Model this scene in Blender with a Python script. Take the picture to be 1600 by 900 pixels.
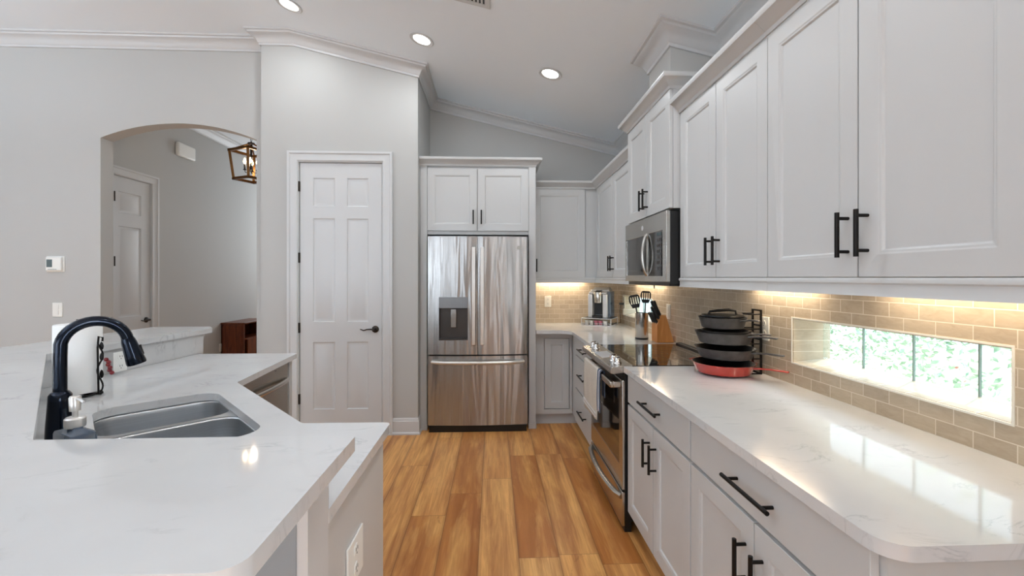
import bpy, bmesh, math, random
from mathutils import Vector, Matrix
random.seed(7)
for o in list(bpy.data.objects): bpy.data.objects.remove(o)
S = bpy.context.scene
COL = S.collection
R = math.radians
PI = math.pi

# ------------------------------------------------------------ camera, world, lights, exposure
cd = bpy.data.cameras.new('camera'); cam = bpy.data.objects.new('camera', cd); COL.objects.link(cam)
cam.location = (0, 0, 1.40); cam.rotation_euler = (R(90), 0, -math.atan(29/680))
cd.sensor_width = 36; cd.lens = 680/1600*36; cd.shift_y = -16/1600; cd.clip_start = 0.02; cd.clip_end = 200
S.camera = cam
vs = S.view_settings
vs.view_transform = 'Standard'; vs.look = 'None'; vs.gamma = 1; vs.use_curve_mapping = False
vs.exposure = 0.18
W = bpy.data.worlds.new('sky'); S.world = W; W.use_nodes = True
wn = W.node_tree.nodes; bg = wn['Background']
bg.inputs[0].default_value = (0.80, 0.90, 1.0, 1); bg.inputs[1].default_value = 2.0

def lamp(kind, name, loc, rot, energy, color=(1, 1, 1), **kw):
    l = bpy.data.lights.new(name, kind); l.energy = energy; l.color = color
    for k, v in kw.items(): setattr(l, k, v)
    o = bpy.data.objects.new(name, l); COL.objects.link(o); o.location = loc; o.rotation_euler = rot
    return o
lamp('SUN', 'sun', (6, 0, 6), (0, R(38), R(25)), 6.0, (1, 0.96, 0.9), angle=R(0.6))
# daylight through the glazed doors and windows of the room behind the camera
for i, (x, w) in enumerate(((-5.1, 1.6), (-3.45, 1.3), (-1.9, 1.2), (0.66, 0.14), (1.0, 0.12))):
    lamp('AREA', 'window_daylight', (x, -4.75, 1.2), (R(99), 0, 0), (28 if x == -1.9 else 50)*w/1.5, (0.82, 0.91, 1.0), shape='RECTANGLE', size=w, size_y=1.9)
for y, w in ((-1.6, 1.8), (1.2, 1.8)):
    lamp('AREA', 'side_window_daylight', (-6.55, y, 1.4), (R(120), 0, R(-90)), 3, (0.76, 0.88, 1.0), shape='RECTANGLE', size=w, size_y=1.6)
lamp('AREA', 'garden_skylight', (3.6, 1.5, 3.4), (0, R(47), 0), 360, (0.55, 0.75, 1.0), shape='RECTANGLE', size=2.0, size_y=3.0)
lamp('AREA', 'added_side_daylight', (1.85, -1.75, 1.2), (R(90), 0, R(90)), 120, (0.82, 0.91, 1.0), shape='RECTANGLE', size=1.3, size_y=2.0)  # unseen daylight added through the right wall for the peninsula end panel
lamp('AREA', 'hall_daylight', (-2.9, 8.6, 2.1), (R(-90), 0, 0), 23, (0.92, 0.96, 1), shape='RECTANGLE', size=1.6, size_y=1.8)

UPL = [(-3.3, -1.3), (-0.5, -0.9), (-4.6, 1.6)]
for x, y in UPL:   # unseen uplights added to brighten the ceiling
    lamp('AREA', 'added_uplight', (x, y, 2.58), (R(180), 0, 0), 8 if x > -1 else 50, (0.74, 0.87, 1.0), shape='DISK', size=0.36)

# ------------------------------------------------------------ materials
def lin(c):
    return tuple((v/12.92 if v <= 0.04045 else ((v+0.055)/1.055)**2.4) for v in (x/255 for x in c))
class NT:
    def __init__(s, m):
        s.t = m.node_tree; s.n = s.t.nodes; s.l = s.t.links
    def add(s, ty, **kw):
        n = s.n.new(ty)
        for k, v in kw.items():
            if k.startswith('_'): setattr(n, k[1:], v)
        return n
    def con(s, a, b): s.l.new(a, b)
    def math(s, op, a, b=None, c=None):
        n = s.n.new('ShaderNodeMath'); n.operation = op
        for i, v in enumerate((a, b, c)):
            if v is None: continue
            if isinstance(v, (int, float)): n.inputs[i].default_value = v
            else: s.con(v, n.inputs[i])
        return n.outputs[0]
    def ramp(s, fac, stops):
        n = s.n.new('ShaderNodeValToRGB'); s.con(fac, n.inputs[0]); cr = n.color_ramp
        while len(cr.elements) < len(stops): cr.elements.new(0.5)
        for e, (p, c) in zip(cr.elements, stops): e.position = p; e.color = (*c, 1) if len(c) == 3 else c
        return n.outputs[0]
    def noise(s, vec, scale, detail=3, rough=0.5, dist=0):
        n = s.n.new('ShaderNodeTexNoise'); n.inputs['Scale'].default_value = scale; n.inputs['Detail'].default_value = detail
        n.inputs['Roughness'].default_value = rough; n.inputs['Distortion'].default_value = dist
        if vec is not None: s.con(vec, n.inputs['Vector'])
        return n.outputs['Fac']
    def coords(s): return s.n.new('ShaderNodeTexCoord').outputs['Object']
    def geo(s): return s.n.new('ShaderNodeNewGeometry').outputs['Position']
    def sep(s, v):
        n = s.n.new('ShaderNodeSeparateXYZ'); s.con(v, n.inputs[0]); return n.outputs
    def comb(s, x, y, z=0):
        n = s.n.new('ShaderNodeCombineXYZ')
        for i, v in enumerate((x, y, z)):
            if isinstance(v, (int, float)): n.inputs[i].default_value = v
            else: s.con(v, n.inputs[i])
        return n.outputs[0]
    def scale(s, v, sc):
        n = s.n.new('ShaderNodeMapping'); s.con(v, n.inputs[0]); n.inputs['Scale'].default_value = sc; return n.outputs[0]
    def bump(s, h, strength, dist, bsdf):
        n = s.n.new('ShaderNodeBump'); n.inputs['Strength'].default_value = strength; n.inputs['Distance'].default_value = dist
        s.con(h, n.inputs['Height']); s.con(n.outputs[0], bsdf.inputs['Normal'])
    def mix(s, fac, a, b, mode='MIX'):
        n = s.n.new('ShaderNodeMix'); n.data_type = 'RGBA'; n.blend_type = mode
        for i, v in ((0, fac), (6, a), (7, b)):
            if isinstance(v, (int, float)): n.inputs[i].default_value = v
            elif isinstance(v, tuple): n.inputs[i].default_value = (*v, 1)
            else: s.con(v, n.inputs[i])
        return n.outputs[2]
def mat(name, col, rough=0.5, metal=0.0, spec=None, noise=None, bump=None, coat=0, emit=None, trans=0, ior=None, aniso=0, linear=False):
    m = bpy.data.materials.new(name); m.use_nodes = True; b = m.node_tree.nodes['Principled BSDF']
    c = col if linear else lin(col)
    b.inputs['Base Color'].default_value = (*c, 1); b.inputs['Roughness'].default_value = rough; b.inputs['Metallic'].default_value = metal
    if spec is not None: b.inputs['Specular IOR Level'].default_value = spec
    if ior: b.inputs['IOR'].default_value = ior
    if aniso: b.inputs['Anisotropic'].default_value = aniso
    b.inputs['Coat Weight'].default_value = coat; b.inputs['Transmission Weight'].default_value = trans
    if emit: b.inputs['Emission Color'].default_value = (*lin(emit[0]), 1); b.inputs['Emission Strength'].default_value = emit[1]
    t = NT(m)
    if noise:
        sc, amt = noise
        f = t.noise(t.coords(), sc, 4)
        c2 = tuple(v*(1-amt) for v in c); c3 = tuple(min(1, v*(1+amt*0.6)) for v in c)
        t.con(t.ramp(f, [(0.3, c2), (0.7, c3)]), b.inputs['Base Color'])
    if bump:
        sc, st, d = bump
        t.bump(t.noise(t.coords(), sc, 3), st, d, b)
    return m
M = {}
M['wall'] = mat('wall_paint', (187, 186, 183), 0.75, bump=(140, 0.08, 0.002), noise=(1.2, 0.01))
M['ceiling'] = mat('ceiling_paint', (240, 246, 251), 0.85, bump=(110, 0.1, 0.002))
M['shadegrey'] = mat('underbar_shade_grey', (146, 152, 156), 0.7, noise=(1.2, 0.01))  # wall grey darkened to carry the shade below the bar top
M['trim'] = mat('trim_paint', (205, 205, 205), 0.38, noise=(3, 0.008))
M['cab'] = mat('cabinet_paint', (198, 198, 197), 0.34, noise=(3, 0.008))
M['cabin'] = mat('cabinet_inside', (216, 216, 216), 0.6, noise=(3, 0.01))
M['black'] = mat('oil_rubbed_bronze', (26, 22, 20), 0.42, 0.6, noise=(60, 0.25))
M['hinge'] = mat('aged_bronze', (46, 38, 32), 0.4, 0.4, noise=(60, 0.2))
M['plastic'] = mat('white_plastic', (238, 237, 232), 0.35, noise=(8, 0.01))
M['ivory'] = mat('ivory_plastic', (232, 226, 212), 0.4, noise=(8, 0.01))
M['dark'] = mat('dark_plastic', (16, 16, 17), 0.4, noise=(20, 0.15))
M['glassblack'] = mat('black_ceramic_glass', (7, 7, 8), 0.05, 0, spec=0.9, coat=0.4, noise=(3, 0.1))
M['ovenglass'] = mat('oven_door_glass', (20, 17, 15), 0.06, 0, spec=0.9, coat=0.5, noise=(3, 0.1))
M['screen'] = mat('grey_display', (70, 84, 86), 0.25, noise=(10, 0.05))
M['baydark'] = mat('dispenser_bay', (74, 70, 68), 0.35, 0.4, noise=(8, 0.05))
M['castiron'] = mat('cast_iron', (92, 88, 86), 0.42, 0.5, bump=(90, 0.25, 0.002), noise=(30, 0.25))
M['castdark'] = mat('seasoned_iron_inside', (14, 14, 16), 0.33, 0.3, bump=(90, 0.2, 0.002), noise=(30, 0.2))
M['rediron'] = mat('red_enamel', (186, 58, 46), 0.2, 0, coat=0.6, noise=(14, 0.12))
M['orange'] = mat('orange_silicone', (214, 92, 40), 0.5, noise=(12, 0.1))
M['paper'] = mat('paper_towel', (244, 244, 242), 0.9, bump=(160, 0.35, 0.002), noise=(10, 0.02))
M['berry'] = mat('red_berry_enamel', (120, 22, 30), 0.35, noise=(40, 0.2))
M['soap'] = mat('slate_blue_glass', (72, 86, 104), 0.18, 0, coat=0.5, noise=(12, 0.12))
M['chrome'] = mat('chrome', (225, 225, 225), 0.12, 1.0, noise=(20, 0.03))
M['bluebronze'] = mat('dark_bronze_blue', (15, 25, 40), 0.22, 0.85, coat=0.3, noise=(14, 0.2))
M['silver'] = mat('silver_plastic', (205, 206, 208), 0.3, 0.5, noise=(12, 0.05))
M['pod'] = mat('white_pod', (225, 222, 214), 0.5, noise=(20, 0.05))
M['podpink'] = mat('pink_pod', (190, 110, 128), 0.5, noise=(20, 0.05))
M['bulb'] = mat('warm_bulb', (255, 220, 170), 0.3, emit=((255, 214, 150), 26))
M['led'] = mat('downlight_lens', (255, 255, 255), 0.4, emit=((255, 250, 240), 9))
M['brass'] = mat('aged_brass', (104, 70, 34), 0.35, 0.8, noise=(40, 0.2))
M['terracotta'] = mat('terracotta', (206, 112, 74), 0.7, noise=(20, 0.1))
M['kick'] = mat('toe_kick', (196, 198, 200), 0.5, noise=(3, 0.01))

def m_steel(name, base=(150, 144, 138), rough=0.2, vertical=True, wave=0.0):
    m = mat(name, base, rough, 1.0); t = NT(m); b = m.node_tree.nodes['Principled BSDF']
    co = t.coords()
    fine = t.noise(t.scale(co, (260, 260, 3) if vertical else (3, 3, 260)), 1, 3)
    t.con(t.math('MULTIPLY_ADD', fine, 0.12, rough-0.06), b.inputs['Roughness'])
    c = lin(base)
    t.con(t.ramp(fine, [(0.3, tuple(v*0.93 for v in c)), (0.7, tuple(min(1, v*1.05) for v in c))]), b.inputs['Base Color'])
    b.inputs['Anisotropic'].default_value = 0.5
    if wave:
        b.inputs['Anisotropic'].default_value = 0.9
        t.con(t.comb(0.0, 0.0, 1.0), b.inputs['Tangent'])
        w = t.noise(t.scale(co, (8.0, 8.0, 0.7)), 1, 2, 0.5, 0.3)
        t.bump(w, 1.0, wave, b)
    return m
M['steel'] = m_steel('brushed_steel', (186, 181, 174), 0.22)
M['fridge'] = m_steel('fridge_steel', (176, 175, 174), 0.25, wave=0.016)
M['steelh'] = m_steel('brushed_steel_horizontal', (196, 192, 186), 0.22, vertical=False)
M['bar_steel'] = mat('satin_handle_steel', (222, 219, 215), 0.32, 0.75, noise=(20, 0.02))
M['dispgrey'] = mat('dispenser_grey', (138, 140, 143), 0.35, 0.4, noise=(12, 0.04))
M['sink'] = m_steel('sink_steel', (206, 209, 212), 0.32, vertical=False)

def m_quartz():
    m = mat('white_quartz', (232, 232, 231), 0.06, 0, spec=0.85); t = NT(m); b = m.node_tree.nodes['Principled BSDF']
    p = t.coords()
    w = t.noise(p, 2.2, 4, 0.6)
    pv = t.n.new('ShaderNodeVectorMath'); pv.operation = 'SCALE'; pv.inputs['Scale'].default_value = 1
    t.con(p, pv.inputs[0])
    n1 = t.noise(t.scale(p, (1.0, 2.3, 1.0)), 3.6, 6, 0.62, 1.4)
    v = t.math('ABSOLUTE', t.math('SUBTRACT', n1, 0.5))
    vein = t.ramp(v, [(0.0, (1, 1, 1)), (0.012, (0.4, 0.4, 0.4)), (0.035, (0, 0, 0))])
    gate = t.ramp(t.noise(p, 6.5, 3), [(0.5, (0, 0, 0)), (0.66, (1, 1, 1))])
    f = t.math('MULTIPLY', t.math('MULTIPLY', vein, gate), 0.5)
    base = t.ramp(w, [(0.3, lin((202, 202, 202))), (0.7, lin((212, 212, 211)))])
    t.con(t.mix(f, base, lin((150, 152, 155))), b.inputs['Base Color'])
    return m
M['quartz'] = m_quartz()

def m_floor():
    m = mat('maple_planks', (190, 130, 75), 0.38, 0, spec=0.25); t = NT(m); b = m.node_tree.nodes['Principled BSDF']
    X, Y, Z = t.sep(t.geo())[:3]
    w = 0.203; L = 1.25
    u = t.math('DIVIDE', t.math('SUBTRACT', X, -0.076), w); row = t.math('FLOOR', u); fu = t.math('FRACT', u)
    wn1 = t.n.new('ShaderNodeTexWhiteNoise'); wn1.noise_dimensions = '1D'; t.con(t.math('ADD', row, 31.7), wn1.inputs['W'])
    v = t.math('ADD', t.math('DIVIDE', Y, L), wn1.outputs['Value']); colm = t.math('FLOOR', v); fv = t.math('FRACT', v)
    idv = t.comb(row, colm, 5.3)
    wn2 = t.n.new('ShaderNodeTexWhiteNoise'); wn2.noise_dimensions = '3D'; t.con(idv, wn2.inputs['Vector'])
    rnd = wn2.outputs['Value']
    off = t.math('MULTIPLY', rnd, 40)
    gv = t.comb(t.math('ADD', t.math('MULTIPLY', X, 1.0), off), t.math('MULTIPLY', Y, 0.07), off)
    n_big = t.noise(gv, 13.0, 5, 0.62, 0.35)
    n_fine = t.noise(t.comb(t.math('ADD', X, off), t.math('MULTIPLY', Y, 0.035), off), 110, 4, 0.7)
    n_mid = t.noise(t.comb(t.math('ADD', X, off), t.math('MULTIPLY', Y, 0.14), off), 9, 4, 0.6, 0.4)
    tone = t.ramp(rnd, [(0.0, lin((186, 118, 58))), (0.35, lin((226, 162, 92))), (0.7, lin((238, 178, 108))), (1.0, lin((246, 192, 122)))])
    c1 = t.mix(t.ramp(n_big, [(0.40, (0, 0, 0)), (0.64, (0.8, 0.8, 0.8))]), tone, lin((156, 92, 44)))
    c2 = t.mix(t.ramp(n_mid, [(0.48, (0, 0, 0)), (0.68, (0.7, 0.7, 0.7))]), c1, lin((244, 188, 114)))
    kn = t.noise(t.comb(t.math('ADD', X, off), t.math('MULTIPLY', Y, 0.45), off), 7, 5, 0.7, 2.2)
    c2 = t.mix(t.ramp(kn, [(0.63, (0, 0, 0)), (0.76, (0.45, 0.45, 0.45))]), c2, lin((112, 64, 30)))
    c3 = t.mix(t.ramp(n_fine, [(0.35, (0, 0, 0)), (0.75, (0.6, 0.6, 0.6))]), c2, lin((172, 108, 58)))
    edge = t.ramp(t.math('MINIMUM', fu, t.math('SUBTRACT', 1, fu)), [(0.0, (0.35, 0.35, 0.35)), (0.09, (0, 0, 0))])
    c3 = t.mix(edge, c3, lin((126, 74, 38)))
    eu = t.math('MINIMUM', fu, t.math('SUBTRACT', 1, fu)); ev = t.math('MULTIPLY', t.math('MINIMUM', fv, t.math('SUBTRACT', 1, fv)), L/w)
    e = t.math('LESS_THAN', t.math('MINIMUM', eu, ev), 0.0075)
    t.con(t.mix(t.math('MULTIPLY', e, 0.55), c3, lin((92, 56, 30))), b.inputs['Base Color'])
    t.con(t.math('MULTIPLY_ADD', n_fine, 0.15, 0.24), b.inputs['Roughness'])
    t.bump(t.math('SUBTRACT', t.math('MULTIPLY', n_fine, 0.3), e), 0.25, 0.002, b)
    return m
M['floor'] = m_floor()

def m_tile(name, axis):
    m = mat(name, (170, 155, 135), 0.28); t = NT(m); b = m.node_tree.nodes['Principled BSDF']
    P = t.sep(t.geo()); a = P[axis]; z = P[2]
    v = t.comb(t.math('ADD', t.math('SUBTRACT', a, 1.237), 10*0.1055*6), t.math('SUBTRACT', z, 0.9125), 0)
    br = t.n.new('ShaderNodeTexBrick'); t.con(v, br.inputs['Vector'])
    br.offset = 0.5; br.inputs['Scale'].default_value = 1
    br.inputs['Mortar Size'].default_value = 0.0016; br.inputs['Mortar Smooth'].default_value = 0.2
    br.inputs['Brick Width'].default_value = 0.1055; br.inputs['Row Height'].default_value = 0.0503
    br.inputs['Color1'].default_value = (*lin((180, 160, 136)), 1); br.inputs['Color2'].default_value = (*lin((196, 176, 150)), 1)
    br.inputs['Mortar'].default_value = (*lin((214, 200, 178)), 1)
    n = t.noise(t.scale(t.geo(), (1, 1, 3.5)), 18, 4, 0.6, 1.2)
    c = t.mix(0.28, br.outputs['Color'], t.ramp(n, [(0.3, lin((160, 146, 124))), (0.7, lin((206, 192, 168)))]))
    t.con(t.mix(br.outputs['Fac'], c, lin((216, 203, 182))), b.inputs['Base Color'])
    t.con(t.math('MULTIPLY_ADD', br.outputs['Fac'], 0.5, 0.25), b.inputs['Roughness'])
    t.bump(t.math('SUBTRACT', t.math('MULTIPLY', n, 0.15), br.outputs['Fac']), 0.35, 0.002, b)
    return m
M['tileY'] = m_tile('beige_tile_side', 1); M['tileX'] = m_tile('beige_tile_back', 0)

def m_wood(name, c1, c2, sc=(1, 1, 0.1), rough=0.35, scale=40):
    m = mat(name, c1, rough); t = NT(m); b = m.node_tree.nodes['Principled BSDF']
    n = t.noise(t.scale(t.coords(), sc), scale, 4, 0.6, 0.8)
    t.con(t.ramp(n, [(0.3, lin(c1)), (0.7, lin(c2))]), b.inputs['Base Color'])
    return m
M['cherry'] = m_wood('cherry_wood', (74, 32, 16), (120, 58, 28))
M['block'] = m_wood('oak_block', (196, 124, 62), (220, 150, 84))
def m_fabric(name, c1, c2):
    m = mat(name, c1, 0.95); t = NT(m); b = m.node_tree.nodes['Principled BSDF']
    n = t.noise(t.coords(), 260, 2)
    t.con(t.ramp(n, [(0.35, lin(c1)), (0.65, lin(c2))]), b.inputs['Base Color']); t.bump(n, 0.5, 0.002, b)
    return m
M['towel'] = m_fabric('oatmeal_cloth', (196, 186, 172), (216, 208, 196))
M['towelblue'] = m_fabric('slate_cloth', (84, 96, 116), (110, 122, 142))
M['towelwhite'] = m_fabric('white_cloth', (220, 220, 220), (236, 236, 236))
def m_block():
    m = bpy.data.materials.new('glass_block'); m.use_nodes = True; t = NT(m); n = m.node_tree.nodes
    n.remove(n['Principled BSDF']); out = n['Material Output']
    tr = n.new('ShaderNodeBsdfTransparent'); gl = n.new('ShaderNodeBsdfGlossy'); gl.inputs['Roughness'].default_value = 0.08
    v = n.new('ShaderNodeTexVoronoi'); v.inputs['Scale'].default_value = 55; t.con(t.coords(), v.inputs['Vector'])
    c = t.ramp(v.outputs['Distance'], [(0.0, (0.62, 0.78, 0.72)), (0.25, (0.93, 0.98, 0.96)), (1, (0.98, 1, 0.99))])
    t.con(c, tr.inputs['Color'])
    mx = n.new('ShaderNodeMixShader'); mx.inputs[0].default_value = 0.08
    t.con(tr.outputs[0], mx.inputs[1]); t.con(gl.outputs[0], mx.inputs[2]); t.con(mx.outputs[0], out.inputs[0])
    return m
M['glassblock'] = m_block()
M['blockjoint'] = mat('block_joint', (132, 148, 140), 0.5, noise=(20, 0.1))
M['stone'] = mat('pale_gravel', (214, 206, 194), 0.9, bump=(60, 0.5, 0.01), noise=(40, 0.25))
def m_leaf():
    m = mat('hedge_leaves', (96, 128, 84), 0.6); t = NT(m); b = m.node_tree.nodes['Principled BSDF']
    o = t.n.new('ShaderNodeObjectInfo'); g = t.noise(t.geo(), 16, 2)
    t.con(t.ramp(g, [(0.3, lin((120, 150, 124))), (0.5, lin((168, 190, 160))), (0.66, lin((212, 222, 204))), (0.74, lin((186, 110, 100)))]), b.inputs['Base Color'])
    return m
M['leaf'] = m_leaf()
def m_glass():
    m = bpy.data.materials.new('clear_pane'); m.use_nodes = True; t = NT(m); n = m.node_tree.nodes
    n.remove(n['Principled BSDF']); out = n['Material Output']
    tr = n.new('ShaderNodeBsdfTransparent'); gl = n.new('ShaderNodeBsdfGlossy'); gl.inputs['Roughness'].default_value = 0.02
    mx = n.new('ShaderNodeMixShader'); mx.inputs[0].default_value = 0.06
    t.con(tr.outputs[0], mx.inputs[1]); t.con(gl.outputs[0], mx.inputs[2]); t.con(mx.outputs[0], out.inputs[0])
    return m
M['pane'] = m_glass()

# ------------------------------------------------------------ mesh helpers
class MB:
    def __init__(s): s.bm = bmesh.new(); s.mi = 0
    def face(s, vs, smooth=False):
        try: f = s.bm.faces.new(vs)
        except ValueError: return None
        f.smooth = smooth; f.material_index = s.mi; return f
    def box(s, x0, x1, y0, y1, z0, z1):
        x0, x1 = sorted((x0, x1)); y0, y1 = sorted((y0, y1)); z0, z1 = sorted((z0, z1))
        v = [s.bm.verts.new(p) for p in ((x0, y0, z0), (x1, y0, z0), (x1, y1, z0), (x0, y1, z0), (x0, y0, z1), (x1, y0, z1), (x1, y1, z1), (x0, y1, z1))]
        for q in ((0, 3, 2, 1), (4, 5, 6, 7), (0, 1, 5, 4), (1, 2, 6, 5), (2, 3, 7, 6), (3, 0, 4, 7)): s.face([v[i] for i in q])
        return s
    def hexa(s, pts):   # 8 points: bottom loop then top loop
        v = [s.bm.verts.new(p) for p in pts]
        for q in ((0, 3, 2, 1), (4, 5, 6, 7), (0, 1, 5, 4), (1, 2, 6, 5), (2, 3, 7, 6), (3, 0, 4, 7)): s.face([v[i] for i in q])
        return s
    def tube(s, path, r, n=12, cap=True, closed=False, flat=1.0):
        P = [Vector(p) for p in path]; N = len(P); rs = r if isinstance(r, (list, tuple)) else [r]*N
        ring = []; up = None
        for i in range(N):
            if closed: t = (P[(i+1) % N]-P[i-1])
            else: t = P[min(i+1, N-1)]-P[max(i-1, 0)]
            t.normalize()
            if up is None:
                a = Vector((0, 0, 1)) if abs(t.z) < 0.9 else Vector((1, 0, 0)); up = (a-t*a.dot(t)).normalized()
            else: up = (up-t*up.dot(t)).normalized()
            sd = t.cross(up)
            ring.append([s.bm.verts.new(P[i]+(up*math.cos(k*2*PI/n)*flat+sd*math.sin(k*2*PI/n))*rs[i]) for k in range(n)])
        for i in range(N if closed else N-1):
            a, b = ring[i], ring[(i+1) % N]
            for k in range(n): s.face([a[k], a[(k+1) % n], b[(k+1) % n], b[k]], True)
        if cap and not closed: s.face(ring[0][::-1]); s.face(ring[-1])
        return s
    def lathe(s, prof, c=(0, 0, 0), n=32, axis='z', smooth=True, sx=1, sy=1):
        rings = []
        def pt(r, h, a):
            x, y = r*math.cos(a)*sx, r*math.sin(a)*sy
            q = {'z': (x, y, h), 'y': (x, h, y), 'x': (h, x, y)}[axis]
            return (c[0]+q[0], c[1]+q[1], c[2]+q[2])
        for r, h in prof:
            if r < 1e-6: rings.append([s.bm.verts.new(pt(0, h, 0))])
            else: rings.append([s.bm.verts.new(pt(r, h, k*2*PI/n)) for k in range(n)])
        for a, b in zip(rings, rings[1:]):
            for k in range(n):
                k2 = (k+1) % n
                if len(a) == 1 and len(b) == 1: continue
                if len(a) == 1: s.face([a[0], b[k2], b[k]], smooth)
                elif len(b) == 1: s.face([a[k], a[k2], b[0]], smooth)
                else: s.face([a[k], a[k2], b[k2], b[k]], smooth)
        return s
    def cyl(s, a, b, r, n=16): return s.tube([a, b], r, n)
    def prism(s, loops, w0, w1, f=lambda u, v, w: (u, v, w), sides=True):
        """outline + holes in 2D, extruded from w0 to w1"""
        tb = bmesh.new(); es = []; LV = []
        for lp in loops:
            vs_ = [tb.verts.new((p[0], p[1], 0)) for p in lp]; LV.append(len(lp))
            for i in range(len(vs_)): es.append(tb.edges.new((vs_[i], vs_[(i+1) % len(vs_)])))
        bmesh.ops.triangle_fill(tb, edges=es, use_beauty=True, use_dissolve=False)
        tb.verts.ensure_lookup_table(); tb.verts.index_update()
        co = [v.co.copy() for v in tb.verts]; fs = [[v.index for v in fc.verts] for fc in tb.faces]; tb.free()
        A = [s.bm.verts.new(f(c.x, c.y, w0)) for c in co]; B = [s.bm.verts.new(f(c.x, c.y, w1)) for c in co]
        for q in fs: s.face([A[i] for i in q]); s.face([B[i] for i in q][::-1])
        st = 0
        for n in LV:
            for i in range(n):
                a, b = st+i, st+(i+1) % n; s.face([A[a], A[b], B[b], B[a]])
            st += n
        return s
    def sweep(s, path, prof, side=1, zf=None):
        """moulding: profile (out, up) along a plan path with mitred corners"""
        N = len(path); nr = []
        for i in range(N-1):
            d = Vector((path[i+1][0]-path[i][0], path[i+1][1]-path[i][1])).normalized(); nr.append(Vector((d.y, -d.x))*side)
        rings = []
        for i in range(N):
            a = nr[max(i-1, 0)]; b = nr[min(i, N-2)]; m = (a+b)/(1+a.dot(b)); ring = []
            for o, u in prof:
                x, y = path[i][0]+m.x*o, path[i][1]+m.y*o
                z = (zf(x)+u) if zf else path[i][2]+u
                ring.append(s.bm.verts.new((x, y, z)))
            rings.append(ring)
        k = len(prof)
        for a, b in zip(rings, rings[1:]):
            for j in range(k): s.face([a[j], a[(j+1) % k], b[(j+1) % k], b[j]])
        s.face(rings[0]); s.face(rings[-1][::-1])
        return s
    def panelled(s, x0, x1, z0, z1, yf, th, panels, rings, slope=None):
        """slab facing -y with sunk panels; rings = [(inset, depth)...]"""
        y1 = yf+th
        tb = [[(x0, z0), (x1, z0), (x1, z1), (x0, z1)]]
        for (a, b, c, d) in panels: tb.append([(a, c), (b, c), (b, d), (a, d)])
        t2 = bmesh.new(); es = []
        for lp in tb:
            v = [t2.verts.new((p[0], p[1], 0)) for p in lp]
            for i in range(4): es.append(t2.edges.new((v[i], v[(i+1) % 4])))
        bmesh.ops.triangle_fill(t2, edges=es, use_beauty=True, use_dissolve=False)
        t2.verts.index_update()
        V = [s.bm.verts.new((v.co.x, yf, v.co.y)) for v in t2.verts]
        for fc in t2.faces: s.face([V[v.index] for v in fc.verts])
        t2.free()
        Bk = [s.bm.verts.new((p[0], y1, p[1])) for p in tb[0]]
        s.face(Bk)
        for i in range(4): s.face([V[i], V[(i+1) % 4], Bk[(i+1) % 4], Bk[i]])
        for pi, (a, b, c, d) in enumerate(panels):
            prev = V[4+4*pi:8+4*pi]
            for ins, dep in rings:
                cur = [s.bm.verts.new(p) for p in ((a+ins, yf+dep, c+ins), (b-ins, yf+dep, c+ins), (b-ins, yf+dep, d-ins), (a+ins, yf+dep, d-ins))]
                for i in range(4): s.face([prev[i], prev[(i+1) % 4], cur[(i+1) % 4], cur[i]])
                prev = cur
            s.face(prev)
        return s
    def xf(s, mtx): bmesh.ops.transform(s.bm, matrix=mtx, verts=s.bm.verts); return s
    def build(s, name, m, parent=None, bevel=0, seg=2, local=True, label=None, kind=None, smooth=None, sub=0):
        if sub == 0: bmesh.ops.recalc_face_normals(s.bm, faces=s.bm.faces)
        else: bmesh.ops.recalc_face_normals(s.bm, faces=s.bm.faces)
        if parent is not None and not local:
            top = parent
            while top.parent: top = top.parent
            bpy.context.view_layer.update()
            bmesh.ops.transform(s.bm, matrix=(Matrix.Translation(top.location) @ top.rotation_euler.to_matrix().to_4x4()).inverted(), verts=s.bm.verts)
        me = bpy.data.meshes.new(name); s.bm.to_mesh(me); s.bm.free(); me.set_sharp_from_angle(angle=R(38))
        for mm in (m if isinstance(m, list) else [m]): me.materials.append(M[mm] if isinstance(mm, str) else mm)
        o = bpy.data.objects.new(name, me); COL.objects.link(o)
        if parent is not None: o.parent = parent
        if bevel:
            b = o.modifiers.new('bevel', 'BEVEL'); b.width = bevel; b.segments = seg; b.limit_method = 'ANGLE'; b.angle_limit = R(38); b.harden_normals = False
        if label: o['label'] = label
        if kind: o['kind'] = kind
        return o
def tag(o, label, cat, group=None):
    o['label'] = label; o['category'] = cat
    if group: o['group'] = group
    return o
def thing(name, label, cat, loc=(0, 0, 0), rz=0, group=None):
    o = bpy.data.objects.new(name, None); COL.objects.link(o); o.location = loc; o.rotation_euler = (0, 0, rz); o.empty_display_size = 0.1
    return tag(o, label, cat, group)
def copy_tree(o, parent=None, loc=None):
    c = o.copy(); COL.objects.link(c)
    if parent is not None: c.parent = parent
    if loc is not None: c.location = loc
    for ch in list(o.children): copy_tree(ch, c)
    return c
def rnd_poly(pts, rad, n=6):
    out = []; N = len(pts)
    for i in range(N):
        r = rad[i] if isinstance(rad, (list, tuple)) else rad
        p = Vector(pts[i][:2]); a = (Vector(pts[i-1][:2])-p); b = (Vector(pts[(i+1) % N][:2])-p)
        if r <= 0: out.append(tuple(p)); continue
        a.normalize(); b.normalize(); ang = a.angle(b); d = r/math.tan(ang/2)
        c = p+(a+b).normalized()*(r/math.sin(ang/2)); s0 = p+a*d; e0 = p+b*d
        a0 = math.atan2(s0.y-c.y, s0.x-c.x); a1 = math.atan2(e0.y-c.y, e0.x-c.x); da = (a1-a0+PI) % (2*PI)-PI
        for k in range(n+1): t = a0+da*k/n; out.append((c.x+r*math.cos(t), c.y+r*math.sin(t)))
    return out
def rect(a, b, c, d): return [(a, c), (b, c), (b, d), (a, d)]

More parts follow.
